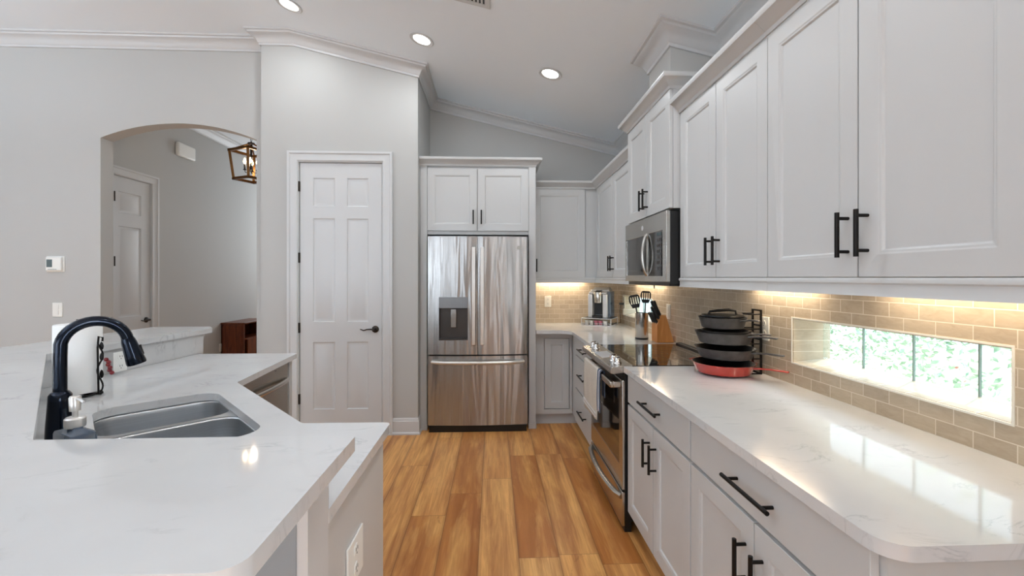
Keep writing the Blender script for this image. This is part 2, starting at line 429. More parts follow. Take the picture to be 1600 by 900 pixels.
# ------------------------------------------------------------ the room
CZ = 3.56; KX = -1.77; SL = 0.235
def cz(x): return CZ if x <= KX else CZ-SL*(x-KX)
WX = 1.375; BY = 4.67; PY = 3.93; AY = 4.05
LX = -6.3; RY = -4.3
MB().box(LX-0.2, 1.7, RY-0.2, 9.0, -0.12, 0).build('floor', 'floor', kind='structure')
m = MB()
XS = [LX-0.1, KX, WX+0.27]
A = [(x, cz(x)) for x in XS]; loop = A+[(x, z+0.1) for x, z in A[::-1]]
m.prism([loop], RY-0.15, BY+0.15, lambda u, v, w: (u, w, v)); m.build('ceiling', 'ceiling', kind='structure')
MB().box(-4.2, -1.9, AY+0.13, 8.9, 3.42, 3.52).build('ceiling_hall', 'ceiling', kind='structure')

# right wall with two slot windows
WIN = [(1.09, 1.934, 1.0146, 1.2158), (3.69, 4.533, 1.0146, 1.2158)]
m = MB(); m.prism([rect(RY-0.1, BY+0.1, 0, cz(WX)+0.05), rect(-2.4, -1.1, 0.04, 2.2)]+[rect(*w) for w in WIN], WX, WX+0.17, lambda u, v, w: (w, u, v))  # includes an opening for the added glazed door
wr = m.build('wall_right', 'wall', kind='structure')
m = MB(); m.prism([rect(0.55, BY, 0.9125, 1.42)]+[rect(*w) for w in WIN], WX-0.008, WX, lambda u, v, w: (w, u, v))
m.build('tile_backsplash', 'tileY', wr)
m = MB()
for (a, b, c, d) in WIN:   # pale bullnose edge round each opening
    for q in (rect(a-0.006, b+0.006, d, d+0.006), rect(a-0.006, b+0.006, c-0.006, c), rect(a-0.006, a, c, d), rect(b, b+0.006, c, d)):
        m.prism([q], WX-0.0105, WX-0.008, lambda u, v, w: (w, u, v))
m.build('window_edge_trim', 'ivory', wr)
m = MB(); m.box(-0.68, WX+0.2, BY, BY+0.12, 0, 3.45); wb = m.build('wall_back', 'wall', kind='structure')
m = MB(); m.box(0.39, WX-0.008, BY-0.008, BY, 0.9125, 1.42); m.build('tile_backsplash', 'tileX', wb)
# pantry enclosure
DX0, DX1, DH = -1.721, -0.993, 2.425
m = MB()
lp = [(-2.048, 0), (DX0-0.01, 0), (DX0-0.01, DH+0.01), (DX1+0.01, DH+0.01), (DX1+0.01, 0), (-0.676, 0), (-0.676, cz(-0.676)), (KX, CZ), (-2.048, CZ)]
m.prism([lp], PY, PY+0.12, lambda u, v, w: (u, w, v))
m.box(-0.796, -0.676, PY+0.12, BY+0.1, 0, cz(-0.676)); m.box(-2.048, -1.928, PY+0.12, AY+1.2, 0, CZ)
m.build('wall_pantry', 'wall', kind='structure')
# wall with the arched opening
arc = []
ax0, ax1, az, ah = -3.515, -2.15, 2.655, 0.137
for k in range(25):
    t = PI*k/24; 
    # segmental arch
    x = ax1+(ax0-ax1)*k/24; c = (ax0+ax1)/2; h = (ax1-ax0)/2; Rr = (h*h+ah*ah)/(2*ah)
    arc.append((x, az+ah-Rr+math.sqrt(max(0, Rr*Rr-(x-c)**2))))
lp = [(LX, 0), (ax0, 0)]+arc[::-1]+[(ax1, 0), (-2.0481, 0), (-2.0481, CZ+0.03), (LX, CZ+0.03)]
MB().prism([lp], AY, AY+0.13, lambda u, v, w: (u, w, v)).build('wall_arch', 'wall', kind='structure')
# hall beyond the arch
m = MB()
hy0, hy1, hd = 4.58, 5.105, 2.47
m.box(-3.99, -3.87, AY+0.13, hy0, 0, 3.42); m.box(-3.99, -3.87, hy1, 5.30, 0, 3.42); m.box(-3.99, -3.87, hy0, hy1, hd, 3.42)
m.box(-4.02, -3.90, 5.30, 8.8, 0, 3.42); m.build('wall_hall', 'wall', kind='structure')
m = MB(); m.prism([rect(-4.0, -1.9, 0, 3.42), rect(-3.7, -2.1, 1.2, 3.0)], 8.7, 8.82, lambda u, v, w: (u, w, v)); m.build('wall_hall_end', 'wall', kind='structure')
MB().box(-2.05, -1.93, AY+1.25, 8.8, 0, 3.42).build('wall_hall_right', 'wall', kind='structure')
# left and rear walls, behind the camera
m = MB(); m.prism([rect(RY-0.1, AY+0.1, 0, CZ+0.03), rect(-2.5, -0.7, 0.75, 2.35), rect(0.3, 2.1, 0.75, 2.35)], LX-0.12, LX, lambda u, v, w: (w, u, v)); m.build('wall_left', 'wall', kind='structure')
RW = [(-5.9, -4.3, 0.05, 2.6), (-4.1, -2.8, 0.05, 2.6), (-2.5, -1.3, 0.05, 2.6), (0.58, 0.74, 0.05, 2.6), (0.94, 1.06, 0.05, 2.6)]
m = MB(); m.prism([[(LX-0.1, 0), (WX+0.1, 0), (WX+0.1, cz(WX)+0.02), (KX, CZ+0.02), (LX-0.1, CZ+0.02)]]+[rect(*w) for w in RW], RY-0.12, RY, lambda u, v, w: (u, w, v))
m.build('wall_rear', 'wall', kind='structure')
for i, (a, b, c, d) in enumerate(RW):
    m = MB()
    for x in ((a, (a+b)/2-0.03, b-0.06) if b-a > 0.5 else (a, b-0.02)): m.box(x, x+(0.06 if b-a > 0.5 else 0.02), RY-0.08, RY-0.03, c, d)
    m.box(a, b, RY-0.08, RY-0.03, c, c+0.08); m.box(a, b, RY-0.08, RY-0.03, d-0.06, d)
    w = m.build('window_%d' % (i+3), 'trim', kind='structure')
    MB().box(a, b, RY-0.058, RY-0.052, c, d).build('pane', 'pane', w)
for i, (a, b) in enumerate(((-2.5, -0.7), (0.3, 2.1))):
    m = MB()
    for y in (a, (a+b)/2-0.025, b-0.05): m.box(LX-0.08, LX-0.03, y, y+0.05, 0.75, 2.35)
    m.box(LX-0.08, LX-0.03, a, b, 0.75, 0.8); m.box(LX-0.08, LX-0.03, a, b, 2.3, 2.35)
    w = m.build('window_%d' % (i+8), 'trim', kind='structure')
    MB().box(LX-0.058, LX-0.052, a, b, 0.75, 2.35).build('pane', 'pane', w)

m = MB()
for y in (-2.4, -1.78, -1.16): m.box(WX+0.05, WX+0.11, y, y+0.06, 0.04, 2.2)
m.box(WX+0.05, WX+0.11, -2.4, -1.1, 0.04, 0.14); m.box(WX+0.05, WX+0.11, -2.4, -1.1, 2.12, 2.2)
w = m.build('window_10', 'trim', kind='structure')  # unseen glazed door added to let light onto the end panel
MB().box(WX+0.077, WX+0.083, -2.4, -1.1, 0.04, 2.2).build('pane', 'pane', w)

# crown mouldings that follow the ceiling
CR = [(0, -0.112), (0.012, -0.112), (0.014, -0.094), (0.022, -0.088), (0.030, -0.066), (0.052, -0.040), (0.078, -0.030), (0.084, -0.018), (0.098, -0.014), (0.100, 0.004), (0, 0.004)]
def crown(n, path, side=1, zf=cz):
    MB().sweep([(p[0], p[1], 0) for p in path], CR, side, zf).build('trim_%d' % n, 'trim', kind='structure')
crown(1, [(LX, AY), (-2.048, AY)])
crown(2, [(-2.048, AY), (-2.048, PY), (KX, PY), (-0.676, PY), (-0.676, BY), (WX, BY), (WX, 2.92)], 1)
CHX, CH0, CH1 = 1.06, 2.565, 2.92
crown(3, [(WX, CH1), (CHX, CH1), (CHX, CH0), (WX, CH0), (WX, RY)], 1)
crown(4, [(-3.90, 8.7), (-3.90, 5.30)], -1, lambda x: 3.42)
m = MB(); m.prism([[(CHX, 2.45), (WX, 2.45), (WX, cz(WX)), (CHX, cz(CHX))]], CH0, CH1, lambda u, v, w: (u, w, v)); m.build('wall_chase', 'wall', kind='structure')
# baseboards
BBP = [(0, 0), (0.022, 0), (0.022, 0.015), (0.014, 0.024), (0.014, 0.118), (0.009, 0.124), (0.009, 0.136), (0.003, 0.146), (0, 0.146)]
def baseb(side_name, path, side=1): MB().sweep([(p[0], p[1], 0) for p in path], BBP, side).build('baseboard_'+side_name, 'trim', kind='structure')
baseb('pantry', [(-0.936, PY), (-0.676, PY), (-0.676, PY+0.1)])
baseb('arch', [(LX, AY), (ax0, AY)]); baseb('hall', [(-3.90, 8.7), (-3.90, 5.30)], -1)
baseb('pantry_left', [(-2.048, AY), (-2.048, PY), (-1.821, PY)])

# ------------------------------------------------------------ doors
CAS = [(0, 0), (0.085, 0), (0.085, -0.020), (0.070, -0.024), (0.060, -0.016), (0.018, -0.012), (0.008, -0.014), (0, -0.008)]
def casing(x0, x1, h):   # plain jambs + head built from the casing profile (across, -y)
    m = MB()
    W_ = 0.09
    def leg(pts_in, pts_out): pass
    prof = [(0.0, 0.0), (0.0, -0.009), (0.010, -0.015), (0.022, -0.012), (0.062, -0.016), (0.070, -0.024), (0.088, -0.024), (0.090, 0.0)]
    loops = []
    for o, y in prof: loops.append([(x0-o, y, 0), (x0-o, y, h+o), (x1+o, y, h+o), (x1+o, y, 0)])
    V = [[m.bm.verts.new(p) for p in lp_] for lp_ in loops]; n = len(V)
    for j in range(3):
        for i in range(n): m.face([V[i][j], V[(i+1) % n][j], V[(i+1) % n][j+1], V[i][j+1]])
    m.face([v[0] for v in V]); m.face([v[3] for v in V][::-1])
    return m
RG6 = [(0.006, 0.007), (0.016, 0.009), (0.036, 0.003)]
def lever(m, x, z, d):   # rosette and curved lever, facing -y
    m.lathe([(0, 0), (0.031, 0), (0.031, -0.006), (0.024, -0.012), (0.012, -0.014), (0.012, -0.045), (0, -0.045)], (x, 0, z), 24, 'y')
    pts = [(x, -0.045, z), (x+d*0.03, -0.047, z+0.004), (x+d*0.06, -0.047, z+0.003), (x+d*0.09, -0.046, z-0.006), (x+d*0.12, -0.044, z+0.004)]
    m.tube(pts, [0.009, 0.009, 0.008, 0.007, 0.006], 10, flat=0.8)
# pantry door
d1 = thing('door_1', 'tall white six-panel pantry door with dark lever, left of refrigerator', 'door', ((DX0+DX1)/2, PY, 0))
d1['kind'] = 'structure'
cx = (DX0+DX1)/2; w2 = (DX1-DX0)/2
m = MB(); pans = []
for a, b in ((-1.602-cx, -1.412-cx), (-1.305-cx, -1.117-cx)):
    for z0, z1 in ((0.228, 0.827), (1.007, 1.928), (2.035, 2.288)): pans.append((a, b, z0, z1))
m.panelled(-w2+0.004, w2-0.004, 0.008, DH-0.004, 0.012, 0.036, pans, RG6)
slab = m.build('door_slab', 'trim', d1, bevel=0.002)
mm = MB(); lever(mm, w2-0.062, 0.94, -1); mm.xf(Matrix.Translation((0, 0.012, 0))); mm.build('door_handle', 'hinge', slab, label='dark bronze lever handle')
for z in (2.21, 1.578, 0.956, 0.323):
    MB().cyl((-w2-0.001, 0.004, z-0.045), (-w2-0.001, 0.004, z+0.045), 0.007, 10).box(-w2-0.001, -w2+0.008, 0.006, 0.012, z-0.045, z+0.045).build('hinge', 'hinge', d1, label='dark bronze hinge')
casing(-w2-0.006, w2+0.006, DH+0.006).build('door_casing', 'trim', d1)
m = MB(); m.box(-w2-0.01, -w2, 0, 0.1, 0, DH+0.01).box(w2, w2+0.01, 0, 0.1, 0, DH+0.01).box(-w2, w2, 0, 0.1, DH, DH+0.01).box(-w2, w2, 0.05, 0.06, 0, DH); m.build('door_jamb', 'trim', d1)
# hall closet door, faces +x
hw = (5.093-4.603)/2; hc = (5.093+4.603)/2
d2 = thing('door_2', 'narrow white panel door in hall seen through the arch', 'door', (-3.87, hc, 0), R(90)); d2['kind'] = 'structure'
m = MB(); pans = [(4.679-hc, 4.97-hc, z0, z1) for z0, z1 in ((0.23, 0.80), (0.985, 1.94), (2.077, 2.30))]
m.panelled(-hw+0.003, hw-0.003, 0.008, 2.455, 0.012, 0.036, pans, RG6); slab = m.build('door_slab', 'trim', d2)
mm = MB(); lever(mm, hw-0.055, 0.93, -1); mm.xf(Matrix.Translation((0, 0.012, 0))); mm.build('door_handle', 'hinge', slab, label='dark bronze lever handle')
for z in (2.235, 1.57, 0.93): MB().cyl((-hw+0.004, -0.006, z-0.05), (-hw+0.004, -0.006, z+0.05), 0.010, 10).build('hinge', 'hinge', d2, label='dark bronze hinge')
casing(-hw-0.004, hw+0.004, 2.46).build('door_casing', 'trim', d2)
MB().box(-hw-0.01, -hw, 0, 0.1, 0, 2.47).box(hw, hw+0.01, 0, 0.1, 0, 2.47).box(-hw, hw, 0, 0.1, 2.458, 2.468).box(-hw, hw, 0.06, 0.07, 0, 2.46).build('door_jamb', 'trim', d2)

# ------------------------------------------------------------ glass block windows
for i, (a, b, c, d) in enumerate(WIN):
    m = MB()
    m.hexa([(WX-0.002, a, c-0.012), (WX+0.13, a, c-0.012), (WX+0.13, b, c-0.012), (WX-0.002, b, c-0.012), (WX-0.002, a, c+0.001), (WX+0.13, a, c+0.016), (WX+0.13, b, c+0.016), (WX-0.002, b, c+0.001)])
    m.box(WX-0.006, WX+0.165, b-0.004, b+0.002, c, d).box(WX-0.006, WX+0.165, a-0.002, a+0.004, c, d).box(WX-0.006, WX+0.165, a, b, d-0.004, d+0.002)
    m.box(WX+0.125, WX+0.165, a, b, c-0.01, c+0.016)
    w = m.build('window_%d' % (i+1), 'tileY', kind='structure')
    ys = [b-0.01-0.2125*k for k in range(5)]; ys[-1] = a+0.002; ys[0] = b-0.004
    for k in range(4):
        MB().box(WX+0.130, WX+0.160, ys[k+1]+0.0025, ys[k]-0.0025, c+0.018, d-0.006).build('glass_block', 'glassblock', w, bevel=0.003)
    m = MB()
    for k in range(1, 4): m.box(WX+0.1285, WX+0.137, ys[k]-0.0017, ys[k]+0.0017, c+0.016, d-0.004)
    m.build('block_joint', 'blockjoint', w)
# outside
MB().box(1.62, 9, -3, 9, -0.2, -0.02).build('ground', 'stone', kind='structure')
h = MB(); rr = random.Random(3)
for k in range(11000):
    y = rr.uniform(-0.6, 7.4); z = rr.uniform(0.0, 1.75); x = 3.0+0.25*math.sin(y*2.1)+rr.uniform(-0.12, 0.25)+0.1*math.sin(z*5)
    a, e, s = rr.uniform(0, 2*PI), rr.uniform(-1, 1), rr.uniform(0.016, 0.036)
    u = Vector((math.cos(a)*math.cos(e), math.sin(a)*math.cos(e), math.sin(e))); v = u.cross(Vector((rr.random(), rr.random(), rr.random()))).normalized()*s*0.45; u = u*s; c = Vector((x, y, z))
    h.face([h.bm.verts.new(c-u), h.bm.verts.new(c+v), h.bm.verts.new(c+u), h.bm.verts.new(c-v)])
ho = h.build('hedge', 'leaf'); tag(ho, 'green leafy hedge outside the glass block window', 'hedge'); ho['kind'] = 'stuff'

# ------------------------------------------------------------ cabinet kit (local: x across, front faces -y, y=0 at the wall side of the face frame)
SH = [(0.003, 0.002), (0.009, 0.003), (0.014, 0.009)]
def pull(parent, x, z, yf, vertical, L):
    m = MB(); off = 0.034; e = L*0.37; r = 0.0062
    if vertical:
        m.cyl((x, yf-off, z-L/2), (x, yf-off, z+L/2), r, 12)
        for s_ in (-e, e): m.cyl((x, yf, z+s_), (x, yf-off, z+s_), r*0.8, 10)
    else:
        m.cyl((x-L/2, yf-off, z), (x+L/2, yf-off, z), r, 12)
        for s_ in (-e, e): m.cyl((x+s_, yf, z), (x+s_, yf-off, z), r*0.8, 10)
    m.build('handle', 'black', parent, label='black bar handle')
def door_front(parent, x0, x1, z0, z1, yf=-0.02, rail=0.062, hx=None, hz=None, hv=True, L=0.135, name='door', flat=False):
    m = MB(); g = 0.0018
    if flat: m.panelled(x0+g, x1-g, z0+g, z1-g, yf, 0.019, [], [])
    else: m.panelled(x0+g, x1-g, z0+g, z1-g, yf, 0.019, [(x0+rail, x1-rail, z0+rail, z1-rail)], SH)
    o = m.build(name, 'cab', parent, bevel=0.0015)
    if hx is not None: pull(o, hx, hz, yf, hv, L)
    return o
CCR = [(0, 0), (0.006, 0), (0.008, 0.016), (0.020, 0.024), (0.040, 0.044), (0.052, 0.050), (0.056, 0.060), (0.056, 0.072), (0, 0.072)]
LRP = [(0, 0), (0.004, -0.006), (0.004, -0.014), (0.0, -0.018), (0.0, -0.042), (0.003, -0.050), (-0.018, -0.050), (-0.018, 0)]

def upper(name, label, loc, rz, W_, z0, z1, dep, doors, crown_path, rail_path, group='white shaker wall cabinets', box_z0=None):
    t = thing(name, label, 'cabinet', (loc[0], loc[1], z0), rz, group)
    m = MB(); m.box(0, W_, 0, dep, 0, z1-z0); m.build('body', 'cab', t)
    for (x0, x1, side, L) in doors:
        hx = (x1-0.032 if side == 'r' else x0+0.032) if side else None
        door_front(t, x0, x1, 0, z1-z0-0.002, hx=hx, hz=(0.123 if z1-z0 > 0.7 else 0.108), L=L)
    if crown_path: MB().sweep([(x, y, z1-z0) for x, y in crown_path], CCR, 1).build('crown', 'cab', t)
    if rail_path: MB().sweep([(x, y, 0) for x, y in rail_path], LRP, 1).build('light_rail', 'cab', t)
    return t
RZ = R(-90)   # faces -x; local +x runs towards the camera
FX = 1.045    # face frame plane of the right hand wall cabinets (doors 2 cm proud)
DP = WX-FX-0.009
Y0 = 2.355
upper('wall_cabinet', 'white two-door wall cabinet directly right of the microwave', (FX, Y0, 0), RZ, Y0-1.588, 1.40, 2.305, DP,
      [(0.004, 0.388, 'r', 0.13), (0.39, Y0-1.588, 'l', 0.13)], [(0, DP), (0, -0.02), (Y0-1.588, -0.02)], [(0, DP), (0, -0.02), (Y0-1.588, -0.02)])
upper('wall_cabinet', 'white two-door wall cabinet nearest the camera, above the long slot window', (FX, 1.587, 0), RZ, 0.81, 1.40, 2.305, DP,
      [(0.0, 0.403, 'r', 0.13), (0.405, 0.806, 'l', 0.13)], [(0, -0.02), (0.81, -0.02), (0.81, DP)], [(0, -0.02), (0.81, -0.02), (0.81, DP)])
# over microwave: deeper and taller
MFX = 0.99
upper('wall_cabinet', 'short white two-door cabinet mounted above the microwave', (MFX, 3.108, 0), RZ, 3.108-2.357, 1.785, 2.44, WX-MFX-0.002,
      [(0.0, 0.374, 'r', 0.13), (0.376, 0.749, 'l', 0.13)], [(0, WX-MFX-0.002), (0, -0.02), (0.751, -0.02), (0.751, WX-MFX-0.002)], None)
# right wall beyond the microwave, then the back wall corner unit
UB = 4.35
upper('wall_cabinet', 'white two-door wall cabinet between microwave and back corner', (FX, UB, 0), RZ, UB-3.112, 1.40, 2.29, DP,
      [(0.06, 0.645, 'r', 0.13), (0.647, 1.236, 'l', 0.13)], [(0.0, -0.02), (1.238, -0.02)], [(0.0, -0.02), (1.238, -0.02)])
t = upper('wall_cabinet', 'white single-door wall cabinet right of the refrigerator, on the back wall', (0.395, UB, 0), 0, WX-0.395-0.01, 1.40, 2.29, BY-UB-0.009,
      [(0.002, 0.525, 'l', 0.13)], [(0, -0.02), (FX-0.395, -0.02)], [(0, -0.02), (FX-0.395-0.02, -0.02)])

# refrigerator surround: two tall panels, cabinet above
FY = 4.05
t = thing('refrigerator_cabinet', 'white cabinet surround with two doors above the refrigerator', 'cabinet', (-0.675, FY, 0))
x = -0.675
m = MB(); m.box(0.001, 0.065, -0.02, BY-FY-0.003, 0, 2.43); m.build('side_panel', 'cab', t, bevel=0.002)
m = MB(); m.box(1.003, 1.068, -0.02, BY-FY-0.003, 0, 2.43); m.build('side_panel', 'cab', t, bevel=0.002)
m = MB(); m.box(0.065, 1.003, 0, BY-FY-0.003, 1.80, 2.43); m.build('body', 'cab', t)
door_front(t, 0.066, 0.526, 1.832, 2.412, hx=0.526-0.036, hz=1.957, L=0.13)
door_front(t, 0.528, 1.002, 1.832, 2.412, hx=0.528+0.036, hz=1.957, L=0.13)
MB().sweep([(0.001, -0.02, 2.43), (1.068, -0.02, 2.43), (1.068, BY-FY-0.003, 2.43)], CCR, 1).build('crown', 'cab', t)
MB().box(0.0, 0.068, -0.026, -0.02, 0, 0.05).build('base_block', 'cab', t); MB().box(1.0, 1.071, -0.026, -0.02, 0, 0.05).box(1.068, 1.074, -0.026, 0.03, 0, 0.05).build('base_block', 'cab', t)

# base cabinets
def base_cab(label, loc, rz, W_, dep, fronts, kick=True, end=None):
    t = thing('base_cabinet', label, 'cabinet', (loc[0], loc[1], 0), rz, 'white shaker base cabinets')
    MB().box(0, W_, 0, dep, 0.11, 0.883).build('body', 'cab', t)
    MB().box(0, W_, 0.075, dep, 0, 0.11).build('toe_kick', 'kick', t)
    for f in fronts: door_front(t, *f[1:5], **f[5], name=f[0])
    return t
BX = 0.752; BD = WX-BX-0.002
w = 2.352-1.590
base_cab('white base cabinet with one drawer and two doors, right beside the range', (BX, 2.352, 0), RZ, w, BD, [
    ('drawer', 0.006, w-0.003, 0.722, 0.872, dict(flat=True, hx=w/2, hz=0.797, hv=False, L=0.225)),
    ('door', 0.006, w/2-0.001, 0.125, 0.712, dict(hx=w/2-0.040, hz=0.578, L=0.13)),
    ('door', w/2+0.001, w-0.003, 0.125, 0.712, dict(hx=w/2+0.040, hz=0.578, L=0.13))])
w = 1.589-0.80
base_cab('white base cabinet with wide drawer over two doors, at the near end of the counter', (BX, 1.589, 0), RZ, w, BD, [
    ('drawer', 0.003, w-0.014, 0.722, 0.872, dict(flat=True, hx=w/2, hz=0.797, hv=False, L=0.225)),
    ('door', 0.003, w/2-0.001, 0.125, 0.712, dict(hx=w/2-0.040, hz=0.578, L=0.13)),
    ('door', w/2+0.001, w-0.014, 0.125, 0.712, dict(hx=w/2+0.040, hz=0.578, L=0.13))])
w = 4.10-3.118
base_cab('white three-drawer base cabinet on the far side of the range', (BX, 4.10, 0), RZ, w, BD, [
    ('drawer', 0.22, w-0.004, 0.722, 0.868, dict(flat=True, hx=0.60, hz=0.80, hv=False, L=0.24)),
    ('drawer', 0.22, w-0.004, 0.43, 0.712, dict(flat=True, hx=0.60, hz=0.585, hv=False, L=0.24)),
    ('drawer', 0.22, w-0.004, 0.125, 0.42, dict(flat=True, hx=0.60, hz=0.28, hv=False, L=0.24))])
t = thing('base_cabinet', 'narrow white one-door base cabinet beside the refrigerator panel', 'cabinet', (0.394, 4.12, 0), 0, 'white shaker base cabinets')
m = MB(); m.prism([rect(0, BX-0.394+0.0, 0.105, 0.883), rect(0.088, 0.332, 0.15, 0.828)], 0, 0.02, lambda u, v, w_: (u, w_, v)); m.build('face_frame', 'cab', t)
MB().box(0, BX-0.394, 0.03, 0.545, 0.105, 0.883).build('body', 'cabin', t)
MB().box(0, BX-0.394+0.1, 0.045, 0.06, 0, 0.105).build('toe_kick', 'kick', t)
door_front(t, 0.092, 0.328, 0.154, 0.824, yf=0.004, rail=0.055)

# countertops (continuous quartz)
def slab(name, label, outline, z0, z1, bevel=0.005, holes=(), group=None, matn='quartz'):
    m = MB(); m.prism([outline]+list(holes), z0, z1)
    o = m.build(name, matn, bevel=bevel, seg=3)
    tag(o, label, 'countertop', group); return o
slab('countertop', 'white quartz countertop with gray veins, right of the range, below the slot window',
     rnd_poly([(0.71, 0.755), (WX-0.009, 0.755), (WX-0.009, 2.352), (0.71, 2.352)], [0.055, 0, 0, 0.008]), 0.884, 0.914)
slab('countertop', 'white quartz L-shaped countertop in the back corner under the coffee maker',
     rnd_poly([(0.71, 3.118), (WX-0.009, 3.118), (WX-0.009, BY-0.009), (0.395, BY-0.009), (0.395, 3.99), (0.64, 3.99), (0.71, 3.90)], [0.006, 0, 0, 0, 0, 0.05, 0.06]), 0.884, 0.914)

# ------------------------------------------------------------ refrigerator
t = thing('refrigerator', 'stainless steel French-door refrigerator with water dispenser and bottom freezer drawer', 'refrigerator', (-0.14, 3.97, 0))
hw = 0.452
MB().box(-hw+0.004, hw-0.004, 0.03, 0.66, 0.03, 1.765).build('body', 'dark', t)
MB().box(-hw+0.01, hw-0.01, -0.005, 0.03, 0.0, 0.06).build('toe_grille', 'dark', t)
def bowed(m, x0, x1, z0, z1, yb, hole=None, bow=0.022, n=14):
    def yf(x): return -bow*(1-(x/hw)**2)-0.005
    xs = [x0+(x1-x0)*k/n for k in range(n+1)]
    if hole:
        xs = sorted(set([round(q, 5) for q in xs if not (abs(q-hole[0]) < 0.012 or abs(q-hole[1]) < 0.012)]+[hole[0], hole[1]]))
    zs = [z0, z1] if not hole else [z0, hole[2], hole[3], z1]
    V = {}
    def v(x_, z, y=None):
        k = (x_, z, y)
        if k not in V: V[k] = m.bm.verts.new((x_, yf(x_) if y is None else y, z))
        return V[k]
    for i in range(len(xs)-1):
        for j in range(len(zs)-1):
            if hole and hole[0]-1e-6 <= xs[i] < hole[1]-1e-6 and j == 1: continue
            m.face([v(xs[i], zs[j]), v(xs[i+1], zs[j]), v(xs[i+1], zs[j+1]), v(xs[i], zs[j+1])], True)
        for z in (z0, z1): m.face([v(xs[i], z), v(xs[i+1], z), v(xs[i+1], z, yb), v(xs[i], z, yb)])
        m.face([v(xs[i], z0, yb), v(xs[i+1], z0, yb), v(xs[i+1], z1, yb), v(xs[i], z1, yb)])
    for x_ in (x0, x1):
        for j in range(len(zs)-1): m.face([v(x_, zs[j]), v(x_, zs[j+1]), v(x_, zs[j+1], yb), v(x_, zs[j], yb)])
    if hole:
        a, b, c, d = hole
        hx = [q for q in xs if a-1e-6 <= q <= b+1e-6]
        bot = [v(q, c) for q in hx]; tp = [v(q, d) for q in hx]; yb2 = 0.028
        for seq, z in ((bot, c), (tp, d)):
            for i in range(len(hx)-1): m.face([seq[i], seq[i+1], v(hx[i+1], z, yb2), v(hx[i], z, yb2)])
        for q in (a, b): m.face([v(q, c), v(q, d), v(q, d, yb2), v(q, c, yb2)])
    return yf
hd_ = (-0.352, -0.092, 0.835, 1.225)
m = MB(); yf = bowed(m, -hw, -0.004, 0.705, 1.775, 0.029, hd_); dl = m.build('left_door', 'fridge', t)
m = MB(); bowed(m, 0.0, hw, 0.705, 1.775, 0.029); dr = m.build('right_door', 'fridge', t)
m = MB(); bowed(m, -hw, hw, 0.065, 0.692, 0.029); fz = m.build('freezer_drawer', 'fridge', t)
a, b, c, d = hd_
MB().box(a, b, -0.026, -0.016, 1.125, d).build('control_panel', 'dispgrey', dl, bevel=0.002, label='grey dispenser control strip')
m = MB(); m.box(a, b, 0.022, 0.027, c, 1.125).box(a, a+0.004, -0.02, 0.022, c, 1.125).box(b-0.004, b, -0.02, 0.022, c, 1.125).box(a, b, -0.024, 0.022, c, c+0.012)
m.build('dispenser_recess', 'baydark', dl, label='dark recessed water dispenser bay')
MB().box(-0.246, -0.198, -0.008, 0.004, 0.95, 1.115).build('dispenser_paddle', 'chrome', dl, bevel=0.003, label='pale upright dispenser paddle')
def vhandle(x, par):
    m = MB(); y = yf(x)
    m.box(x-0.017, x+0.017, y-0.062, y-0.044, 0.80, 1.675)
    for z in (0.825, 1.65): m.box(x-0.010, x+0.010, y-0.046, y+0.004, z-0.018, z+0.018)
    m.build('handle', 'bar_steel', par, bevel=0.004)
vhandle(-0.036, dl); vhandle(0.040, dr)
m = MB(); pts = []
for k in range(21):
    q = k/20; xx = -0.415+0.83*q; pts.append((xx, yf(xx)-0.008-0.05*(1-abs(2*q-1)**6), 0.640))
m.tube(pts, 0.016, 10, flat=1.0); m.build('handle', 'bar_steel', fz)
m = MB(); m.lathe([(0, -0.001), (0.019, -0.001), (0.019, 0.002), (0, 0.002)], (0.37, yf(0.37)-0.001, 1.672), 24, 'y')
bd = m.build('badge', 'steelh', dr, label='small round maker badge')
m = MB(); m.tube([(0.37+0.015*math.cos(k*PI/12), yf(0.37)-0.003, 1.672+0.015*math.sin(k*PI/12)) for k in range(24)], 0.0014, 6, closed=True)
m.tube([(0.37+0.007*math.cos(k*PI/8), yf(0.37)-0.003, 1.672+0.007*math.sin(k*PI/8)) for k in range(3, 17)], 0.0012, 6); m.build('monogram', 'dark', bd)

# ------------------------------------------------------------ microwave
t = thing('microwave', 'stainless over-the-range microwave with black control panel and dark side', 'microwave', (0.975, 3.108, 1.365), RZ)
mw = 3.108-2.362
MB().box(0.004, mw, 0, WX-0.975-0.012, 0.0, 0.405).build('body', 'dark', t, bevel=0.003)
m = MB(); m.prism([rect(0, mw, 0.012, 0.408), rect(0.02, 0.425, 0.052, 0.30), rect(0.455, 0.69, 0.045, 0.305)], -0.022, 0, lambda u, v, w_: (u, w_, v)); m.build('front_frame', 'steelh', t, bevel=0.002)
MB().box(0.02, 0.425, -0.016, -0.004, 0.052, 0.30).build('door_window', 'ovenglass', t, label='dark glass door window')
kp = MB().box(0.455, 0.69, -0.020, -0.004, 0.045, 0.305).build('control_panel', 'glassblack', t, label='glossy black control panel')
m = MB()
for r_ in range(6):
    for c_ in range(3): m.box(0.60+c_*0.026, 0.618+c_*0.026, -0.0215, -0.020, 0.08+r_*0.033, 0.098+r_*0.033)
m.build('keypad', 'baydark', kp); MB().box(0.60, 0.67, -0.0215, -0.020, 0.278, 0.296).build('display', 'screen', kp)
pts = [(0.44, -0.022-0.027*math.sin(PI*k/12)**0.6 if 0 < k < 12 else -0.020, 0.05+0.255*k/12) for k in range(13)]
MB().tube(pts, 0.011, 10).build('handle', 'steel', t)
m = MB(); m.lathe([(0, -0.001), (0.016, -0.001), (0.016, 0.002), (0, 0.002)], (0.36, -0.0225, 0.352), 24, 'y'); m.build('badge', 'silver', t, label='small round maker badge')
m = MB(); m.box(0.01, mw-0.01, 0.0, 0.33, -0.012, 0.0); m.box(0.03, 0.2, 0.05, 0.2, -0.016, -0.012); m.build('underside_grille', 'dark', t)
